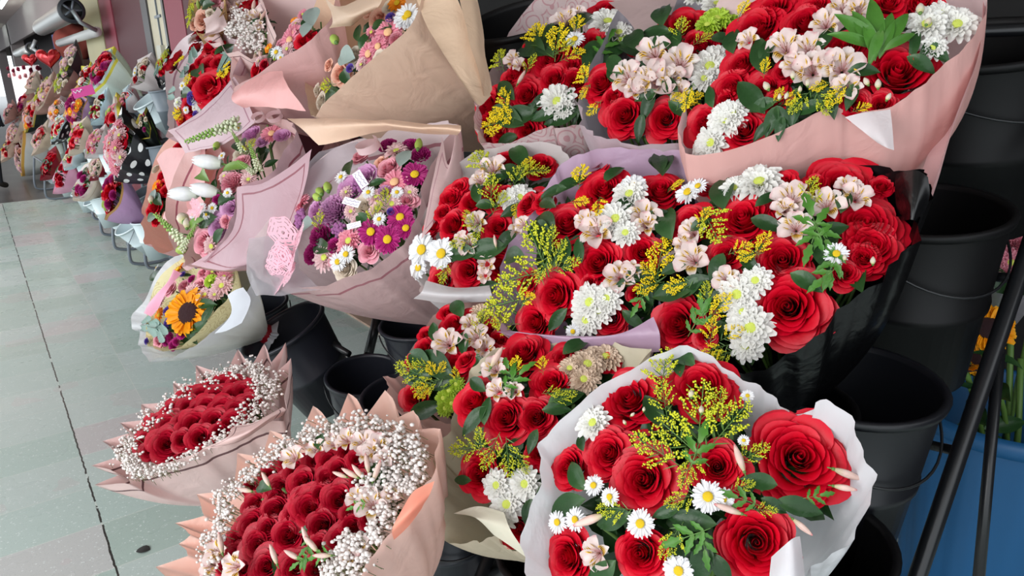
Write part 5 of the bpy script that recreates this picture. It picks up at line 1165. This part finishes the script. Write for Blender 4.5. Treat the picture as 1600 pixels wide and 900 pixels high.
stem_flower('loose_sunflower', 'drooping sunflower resting low beside the bucket rim over the blue tub', 'sunflower', 'F', 1515, 578, 1.48, 78, (-.25, -.35, -.75), fb + Vector((-.04, 0, 0)))
stem_flower('loose_sunflower', 'sunflower at the far side of the blue tub, behind the slanted rail', 'sunflower', 'F', 1532, 560, 1.62, 60, (-.5, -.2, .4), fb + Vector((.0, .05, 0)))
for i, (x, y) in enumerate(((1595, 620), (1580, 560), (1606, 590))):
    q = at(x, y - 60, 1.62); f_ = fb + Vector((.03 * i - .02, -.05 + .03 * i, 0)); bm = bmesh.new(); tube(bm, [(0, 0, 0), (q - f_) * .5 + Vector((.01, 0, 0)), q - f_], .007, 7)
    o = put('bare_stalk', mesh_from(bm, 'bare_stalk', m_gstem), None, Matrix.Translation(f_)); tag(o, 'bare thick green stem standing in the blue tub at its right', 'stalk', 'bare stems in the blue tub')
# dim pink lilies in a clear sleeve
B = Bq('dim bunch of pink flowers in a clear sleeve, behind the slanted black rail', (1575, 400), 1.75, .14, n=(-.7, -.5, .5), L=.25, bulge=.03)
B.wrap([(1530, 380, .01), (1545, 350, 0), (1600, 330, 0), (1640, 360, 0), (1640, 430, .02), (1600, 460, .03), (1550, 450, .03), (1528, 420, .02)], CL, tail=False)
go(B, 'j 1550 400 40; j 1580 410 44; q 1590 380 40; p 1560 385 34; j 1605 420 40; p 1545 425 30; L 1560 440 40 270; L 1600 440 40 300; q 1570 430 34; i 1540 400 26', fol=20)
c_ = at(1585, 470, 1.8); 

# ---------------------------------------------------------------- room
def struct(name, bm, mat, smooth=False):
    o = put(name, mesh_from(bm, name, mat, smooth)); o['kind'] = 'structure'; return o
def floor_mat():
    m, nt, out = new_mat('terrazzo tiles'); tc = N(nt, 'ShaderNodeTexCoord'); sp = N(nt, 'ShaderNodeSeparateXYZ'); nt.links.new(tc.outputs['Object'], sp.inputs[0])
    def joint(sock, off, size, w):
        f = math_(nt, 'FRACT', math_(nt, 'DIVIDE', math_(nt, 'SUBTRACT', sock, off), size))
        d = math_(nt, 'ABSOLUTE', math_(nt, 'SUBTRACT', f, .5)); return math_(nt, 'GREATER_THAN', d, .5 - w / size / 2)
    jx = joint(sp.outputs[0], .09, .30, .004); jy = joint(sp.outputs[1], .01, .285, .004)
    j = math_(nt, 'MAXIMUM', jx, jy)
    # a chipped dark seam along one joint
    wob = math_(nt, 'MULTIPLY', math_(nt, 'SUBTRACT', obj_noise(nt, 30, 3), .5), .010)
    dd = math_(nt, 'ABSOLUTE', math_(nt, 'ADD', math_(nt, 'SUBTRACT', sp.outputs[0], .09), wob))
    brk = math_(nt, 'GREATER_THAN', obj_noise(nt, 9, 3), .40)
    seam = math_(nt, 'MULTIPLY', math_(nt, 'LESS_THAN', dd, .0032), brk)
    # per tile tint
    ix = math_(nt, 'FLOOR', math_(nt, 'DIVIDE', math_(nt, 'SUBTRACT', sp.outputs[0], .09), .30)); iy = math_(nt, 'FLOOR', math_(nt, 'DIVIDE', math_(nt, 'SUBTRACT', sp.outputs[1], .01), .285))
    cb = N(nt, 'ShaderNodeCombineXYZ'); nt.links.new(ix, cb.inputs[0]); nt.links.new(iy, cb.inputs[1])
    wn = N(nt, 'ShaderNodeTexWhiteNoise'); nt.links.new(cb.outputs[0], wn.inputs['Vector'])
    base = ramp(nt, wn.outputs['Value'], [(0, (164, 180, 172)), (.5, (172, 188, 182)), (.8, (182, 192, 188)), (1, (186, 180, 180))])
    big = obj_noise(nt, 1.6, 3); base = mixc(nt, math_(nt, 'MULTIPLY', math_(nt, 'GREATER_THAN', big, .6), .18), base, lin((190, 160, 164)))
    v = N(nt, 'ShaderNodeTexVoronoi'); v.inputs['Scale'].default_value = 85; nt.links.new(tc.outputs['Object'], v.inputs['Vector'])
    ch = math_(nt, 'LESS_THAN', v.outputs['Distance'], .26)
    sel = math_(nt, 'GREATER_THAN', obj_noise(nt, 40, 2), .52)
    col = mixc(nt, math_(nt, 'MULTIPLY', math_(nt, 'MULTIPLY', ch, sel), .55), base, lin((226, 232, 230)))
    v2 = N(nt, 'ShaderNodeTexVoronoi'); v2.inputs['Scale'].default_value = 160; nt.links.new(tc.outputs['Object'], v2.inputs['Vector'])
    col = mixc(nt, math_(nt, 'MULTIPLY', math_(nt, 'LESS_THAN', v2.outputs['Distance'], .22), .28), col, lin((110, 126, 120)))
    col = mixc(nt, math_(nt, 'MULTIPLY', j, .45), col, lin((214, 214, 206)))
    col = mixc(nt, seam, col, lin((44, 42, 40)))
    rg = math_(nt, 'MULTIPLY_ADD', obj_noise(nt, 5, 3), .25, .16)
    p = N(nt, 'ShaderNodeBsdfPrincipled'); nt.links.new(col, p.inputs['Base Color']); nt.links.new(rg, p.inputs['Roughness']); nt.links.new(p.outputs[0], out.inputs[0]); return m
def dark_floor_mat():
    m, nt, out = new_mat('dark stone tiles'); tc = N(nt, 'ShaderNodeTexCoord')
    br = N(nt, 'ShaderNodeTexBrick'); br.inputs['Scale'].default_value = 1.0; br.inputs['Brick Width'].default_value = .4; br.inputs['Row Height'].default_value = .4; br.inputs['Mortar Size'].default_value = .008
    br.inputs['Color1'].default_value = lin((66, 64, 64)); br.inputs['Color2'].default_value = lin((88, 84, 82)); br.inputs['Mortar'].default_value = lin((50, 48, 48)); nt.links.new(tc.outputs['Object'], br.inputs['Vector'])
    finish(nt, out, br.outputs[0], .3); return m
def slab(bm, x0, x1, y0, y1, z0, z1): box(bm, ((x0 + x1) / 2, (y0 + y1) / 2, (z0 + z1) / 2), (x1 - x0, y1 - y0, z1 - z0))
bm = bmesh.new(); slab(bm, -6, 3.2, -3, 10.55, -.05, 0); struct('floor', bm, floor_mat())
bm = bmesh.new(); slab(bm, -6, 3.2, 10.55, 60, -.05, 0); struct('floor_far', bm, dark_floor_mat())
m_ceil = plain_mat('painted ceiling', (184, 172, 168), .8, mottle=.12, bscale=4)
bm = bmesh.new(); slab(bm, -1.6, 3.2, -1, 48, 2.75, 2.95); struct('ceiling', bm, m_ceil)
bm = bmesh.new(); slab(bm, 2.35, 2.5, -3, 5.2, 0, 2.75); struct('wall_back', bm, plain_mat('unlit shop wall', (14, 11, 12), .8, mottle=.3, bscale=10))  # darkness of the shop interior is put into this near-black wall colour
bm = bmesh.new(); slab(bm, 1.3, 2.5, 5.2, 5.3, 0, 2.75); struct('wall_return', bm, plain_mat('maroon paint', (76, 13, 26), .6))
bm = bmesh.new(); slab(bm, 1.0, 2.5, -3.1, -3, 0, 2.75); struct('wall_near', bm, MATS['unlit shop wall'])
# facade of the next shops along x = 1.3, split where the paint changes
def Yx(px, X=1.3): return on_x(px, 45, X).y
edges = [(320, 291, 'maroon paint', 1.30), (291, 262, 'pink paint', 1.295), (262, 237, 'cream door paint', 1.31), (237, 225, 'grey post paint', 1.295), (225, 181, 'maroon paint', 1.30), (181, 161, 'pink paint', 1.29), (161, 131, 'cream pillar paint', 1.28)]
plain_mat('pink paint', (136, 54, 70), .6); plain_mat('cream door paint', (206, 196, 172), .6, mottle=.1); plain_mat('grey post paint', (74, 72, 74), .5); plain_mat('cream pillar paint', (198, 190, 150), .6, mottle=.08, bscale=8)
nm = ['wall_maroon', 'trim_1', 'door_1', 'trim_2', 'wall_panel', 'trim_3', 'pillar']
yprev = 5.2
for (pa, pb, mt, X), nme in zip(edges, nm):
    y1 = Yx(pb, X); bm = bmesh.new(); slab(bm, X, X + .35, yprev, y1, 0, 2.75); struct(nme, bm, MATS[mt]); 
    if nme == 'door_1': dY = (yprev, y1, X)
    yprev = y1
# door ironmongery: bolt box, conduit, dark slot
y0, y1, X = dY
for nmx, cy_, z0, z1, w_, mt, th in (('door_slot', y0 + .10, 1.62, 2.02, .06, m_chr, .01), ('door_lock', (y0 + y1) / 2 + .03, 1.58, 1.68, .16, plain_mat('lock box', (190, 188, 176), .5), .03), ('door_bolt', (y0 + y1) / 2, 1.50, 2.6, .012, m_gt, .012), ('door_bolt', (y0 + y1) / 2, 1.88, 1.90, .2, m_gt, .012)):
    bm = bmesh.new(); slab(bm, X - th, X + .0, cy_ - w_ / 2, cy_ + w_ / 2, z0, z1); o = struct(nmx, bm, mt)
# beyond the pillar: dark open shop fronts, then grey wall
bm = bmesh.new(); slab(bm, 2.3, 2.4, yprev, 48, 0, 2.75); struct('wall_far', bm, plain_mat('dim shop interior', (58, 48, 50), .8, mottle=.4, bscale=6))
bm = bmesh.new(); slab(bm, 1.20, 1.25, yprev, 48, 2.2, 2.75); struct('beam_far', bm, plain_mat('beam grey', (120, 112, 112), .8))
for k, yy in enumerate((24.0, 34.0)):
    bm = bmesh.new(); slab(bm, 1.2, 1.5, yy, yy + .4, 0, 2.75); struct('pillar_far', bm, plain_mat('far pillar grey', (150, 140, 140), .7))
bm = bmesh.new(); slab(bm, -6, 2.5, 48, 48.3, 2.35, 3.2); struct('beam_end', bm, plain_mat('end beam white', (206, 204, 200), .8))
# items seen in the dim shop beside the pillar
bm = bmesh.new(); box(bm, (0, 0, 0), (.5, .8, .5)); bmesh.ops.bevel(bm, geom=bm.edges[:], offset=.05, segments=3, affect='EDGES')
p = on_x(112, 72, 1.7); o = put('blue_crate', mesh_from(bm, 'blue_crate', plain_mat('crate blue', (30, 70, 150), .6), False), None, Matrix.Translation(p)); tag(o, 'blue crate in the dim shop behind the cream pillar', 'crate')
bm = bmesh.new(); box(bm, (0, 0, -p.z / 2 - .12), (.5, 2.8, p.z - .25 - .01)); o = put('shop_counter', mesh_from(bm, 'shop_counter', plain_mat('brown shelf', (84, 56, 50), .7), False), None, Matrix.Translation((p.x, p.y, p.z))); tag(o, 'brown counter in the dim shop carrying the blue crate', 'counter')
bm = bmesh.new(); ball(bm, (0, 0, 0), .3, 0, 4)
for v in bm.verts: v.co += v.normal * .05 * noise.noise(v.co * 6)
q = p + Vector((-.05, -1.0, .03)); o = put('red_sack', mesh_from(bm, 'red_sack', plain_mat('red cloth', (150, 70, 60), .8)), None, Matrix.Translation(q)); tag(o, 'rusty red sack beside the blue crate in the dim shop', 'sack')

# roller shutter drum with pulley wheel
fa, fb_ = on_x(112, 16, .98), on_x(66, 52, .98); fb_.z = fa.z
sh = thing('shutter_roll', 'rolled silver metal shutter drum with pulley wheel under the ceiling', 'roller shutter', fa)
L_ = fb_.y - fa.y; r0 = 15 * (.98 / ray(112, 16).x) / F
bm = bmesh.new(); P = []
for j in range(2): P.append([(r0 * 1.05 * (1 + .035 * (i % 2)) * math.cos(2 * PI * i / 32), .05 + (L_ - .05) * j, r0 * 1.05 * (1 + .035 * (i % 2)) * math.sin(2 * PI * i / 32)) for i in range(32)])
grid(bm, P, closed=True); put('drum', mesh_from(bm, 'drum', plain_mat('shutter metal', (168, 170, 168), .35, metal=.6), False), sh, Matrix.Translation(fa))
bm = bmesh.new(); n_ = 40
grid(bm, [[(rr * math.cos(2 * PI * i / n_), yy, rr * math.sin(2 * PI * i / n_)) for i in range(n_)] for rr, yy in ((r0 * .95, -.02), (r0 * 1.25, -.02), (r0 * 1.28, .05), (r0 * .95, .05), (r0 * .95, -.02))], closed=True); put('pulley_wheel', mesh_from(bm, 'pulley_wheel', plain_mat('dark pulley', (40, 44, 52), .5)), sh, Matrix.Translation(fa))
for k in range(5):
    a = k * 2 * PI / 5; bm = bmesh.new(); tube(bm, [(0, .0, 0), (r0 * math.cos(a), 0, r0 * math.sin(a))], .012, 6); put('spoke', mesh_from(bm, 'spoke', m_gt), sh, Matrix.Translation(fa))
bm = bmesh.new(); tube(bm, [(0, -.05, 0), (.05, -.05, -r0 * 1.2), (r0 * 1.9, -.02, -r0 * 2.0)], .022, 6); put('bracket', mesh_from(bm, 'bracket', plain_mat('bracket steel', (150, 156, 160), .4, metal=.4)), sh, Matrix.Translation(fa))
bm = bmesh.new(); tube(bm, [(r0 * 1.9, -.02, -r0 * 2.1), (r0 * 1.9, L_, -r0 * 2.1)], .05, 8); put('guide_rail', mesh_from(bm, 'guide_rail', plain_mat('rail white', (206, 206, 206), .4)), sh, Matrix.Translation(fa))
f2 = on_x(50, 75, .98); s2 = thing('shutter_roll', 'second, more distant shutter pulley above the small heart balloon', 'roller shutter', f2)
bm = bmesh.new(); rr0 = 9 * (.98 / ray(50, 75).x) / F
grid(bm, [[(rr * math.cos(2 * PI * i / n_), yy, rr * math.sin(2 * PI * i / n_)) for i in range(n_)] for rr, yy in ((rr0 * .8, 0), (rr0, 0), (rr0, .06), (rr0 * .8, .06), (rr0 * .8, 0))], closed=True); put('pulley_wheel', mesh_from(bm, 'pulley_wheel', MATS['dark pulley']), s2, Matrix.Translation(f2))
bm = bmesh.new(); tube(bm, [(0, 0, 0), (rr0 * 1.1, 0, -rr0)], .03, 6); tube(bm, [(0, 0, 0), (rr0 * .8, 0, rr0 * 1.3)], .03, 6); put('bracket', mesh_from(bm, 'bracket', MATS['bracket steel']), s2, Matrix.Translation(f2))
bm = bmesh.new(); tube(bm, [(0, .06, 0), (0, 4, 0)], rr0 * .8, 16); put('drum', mesh_from(bm, 'drum', MATS['shutter metal']), s2, Matrix.Translation(f2))

# fluorescent tubes on the ceiling along the aisle
pf = on_z(6, 6, 2.68)
for k, yy in enumerate((pf.y, pf.y + 9)):
    o = thing('fluorescent_light', ['white fluorescent tube on the ceiling over the aisle, nearer one', 'white fluorescent tube on the ceiling further down the aisle'][k], 'ceiling light', Vector((pf.x, yy, 2.73)))
    bm = bmesh.new(); box(bm, (0, 0, 0), (.1, 2.4, .04)); put('housing', mesh_from(bm, 'housing', MATS['rail white'], False), o, Matrix.Translation((pf.x, yy, 2.73)))
    bm = bmesh.new(); tube(bm, [(0, -1.15, -.04), (0, 1.15, -.04)], .022, 10); put('tube', mesh_from(bm, 'tube', plain_mat('tube glow', (236, 255, 246), emit=14)), o, Matrix.Translation((pf.x, yy, 2.73)))

# person in dark blue at the far left
pp = on_z(-14, 268, 0); pp = Vector((pp.x, pp.y, 0)) if pp.y < 14 else on_x(-14, 200, .2) ; q = on_x(2, 190, .30); base = Vector((q.x - .26, q.y, 0))
bm = bmesh.new(); sk = bm.verts.layers.skin.verify()
J = dict(pel=(0, 0, .95), ch=(0, 0, 1.25), nk=(0, 0, 1.47), hd=(0, -.02, 1.62), ls=(-.19, 0, 1.40), le=(-.25, .02, 1.12), lw=(-.22, -.10, .90), rs=(.19, 0, 1.40), re=(.25, .02, 1.12), rw=(.22, -.10, .90), lh=(-.10, 0, .90), lk=(-.11, -.02, .50), la=(-.11, .02, .09), lt=(-.12, -.13, .04), rh=(.10, 0, .90), rk=(.11, -.02, .50), ra=(.11, .02, .09), rt=(.12, -.13, .04))
RR = dict(pel=.15, ch=.16, nk=.06, hd=.105, ls=.075, le=.05, lw=.035, rs=.075, re=.05, rw=.035, lh=.10, lk=.065, la=.045, lt=.04, rh=.10, rk=.065, ra=.045, rt=.04)
vv_ = {}
for k_, c3 in J.items(): v = bm.verts.new(c3); v[sk].radius = (RR[k_], RR[k_]); vv_[k_] = v
vv_['pel'][sk].use_root = True
for a, b_ in (('pel', 'ch'), ('ch', 'nk'), ('nk', 'hd'), ('ch', 'ls'), ('ls', 'le'), ('le', 'lw'), ('ch', 'rs'), ('rs', 're'), ('re', 'rw'), ('pel', 'lh'), ('lh', 'lk'), ('lk', 'la'), ('la', 'lt'), ('pel', 'rh'), ('rh', 'rk'), ('rk', 'ra'), ('ra', 'rt')): bm.edges.new((vv_[a], vv_[b_]))
for s_ in (-1, 1):
    w_ = vv_['lw' if s_ < 0 else 'rw']
    for f_ in range(4):
        v = bm.verts.new((s_ * .22 + (f_ - 1.5) * .018, -.14, .82 - .006 * (f_ % 2))); v[sk].radius = (.010, .010); bm.edges.new((w_, v))
    v = bm.verts.new((s_ * .18, -.14, .87)); v[sk].radius = (.011, .011); bm.edges.new((w_, v))
me = bpy.data.meshes.new('person'); bm.to_mesh(me); bm.free()
m, nt, out = new_mat('person skin and navy clothes'); tc = N(nt, 'ShaderNodeTexCoord'); sp = N(nt, 'ShaderNodeSeparateXYZ'); nt.links.new(tc.outputs['Object'], sp.inputs[0])
colr = ramp(nt, math_(nt, 'DIVIDE', sp.outputs[2], 2.0), [(0, (40, 34, 30)), (.05, (30, 32, 40)), (.45, (40, 66, 104)), (.735, (176, 128, 104)), (.86, (34, 26, 24))], 'CONSTANT'); finish(nt, out, colr, .8)
me.materials.append(m); per = put('person', me, None, Matrix.Translation(base) @ Matrix.Rotation(2.6, 4, 'Z')); tag(per, 'person in a dark blue top standing at the far left edge', 'person')
md = per.modifiers.new('skin', 'SKIN'); md.use_smooth_shade = True; per.modifiers.new('sub', 'SUBSURF').levels = 2; per.modifiers['sub'].render_levels = 2

# small fallen dark petal on the tiles
bm = bmesh.new(); grid(bm, [[Vector((x * .4, y * .35, .02 + z * .2)) * .07 for x, y, z in r] for r in leaf_pts(w=.35, n=5, curve=.5)])
o = put('fallen_leaf', mesh_from(bm, 'fallen_leaf', plain_mat('dry leaf', (34, 30, 28), .7)), None, Matrix.Translation(on_z(223, 859, .002)) @ Matrix.Rotation(1.0, 4, 'Z') @ Matrix.Diagonal((2, 2, 1, 1))); tag(o, 'small dark fallen leaf on the terrazzo tiles', 'leaf')
# pale step / kerb strip behind the stand
a, b_ = on_z(560, 492), on_z(660, 540)
bm = bmesh.new(); slab(bm, 0, .10, -1.0, 3.2, 0, .012); e_ = on_z(545, 492); struct('trim_4', bm, plain_mat('worn threshold', (190, 160, 140), .7, mottle=.4, bscale=30)).location = (e_.x, 2.6, 0)

# ---------------------------------------------------------------- light
w = bpy.data.worlds.new('world'); S.world = w; w.use_nodes = True; nt = w.node_tree; nt.nodes.clear()
wo = nt.nodes.new('ShaderNodeOutputWorld'); bg = nt.nodes.new('ShaderNodeBackground'); tc = nt.nodes.new('ShaderNodeTexCoord'); sp = nt.nodes.new('ShaderNodeSeparateXYZ')
nt.links.new(tc.outputs['Generated'], sp.inputs[0]); col = ramp(nt, math_(nt, 'MULTIPLY_ADD', sp.outputs[2], .5, .5), [(.0, (150, 150, 150)), (.5, (226, 234, 240)), (1, (250, 252, 255))])
nt.links.new(col, bg.inputs[0]); bg.inputs[1].default_value = 2.1; nt.links.new(bg.outputs[0], wo.inputs[0])
def area(name, loc, target, size, power, color=(1, 1, 1)):
    l = bpy.data.lights.new(name, 'AREA'); l.shape = 'RECTANGLE'; l.size, l.size_y = size; l.energy = power; l.color = color
    o = bpy.data.objects.new(name, l); COL.objects.link(o); o.location = loc; o.rotation_euler = (Vector(target) - Vector(loc)).to_track_quat('-Z', 'Y').to_euler(); return o
area('daylight_area', (-2.6, .6, 2.6), (.9, 1.2, .9), (2.2, 3.5), 120, (1, .99, .98))
area('aisle_area', (-1.5, 7, 2.6), (.6, 7, .8), (1.5, 8), 150, (.96, 1, .98))
area('ceiling_fill', (-.8, 16, .3), (-.8, 17, 2.7), (3, 14), 420, (1, .98, .96))  # added upward fill without a visible source, brightens the ceiling
S.view_settings.view_transform = 'Standard'; S.view_settings.look = 'None'; S.view_settings.exposure = 0.0
S.cycles.max_bounces = 8; S.cycles.transparent_max_bounces = 12; S.cycles.use_denoising = True
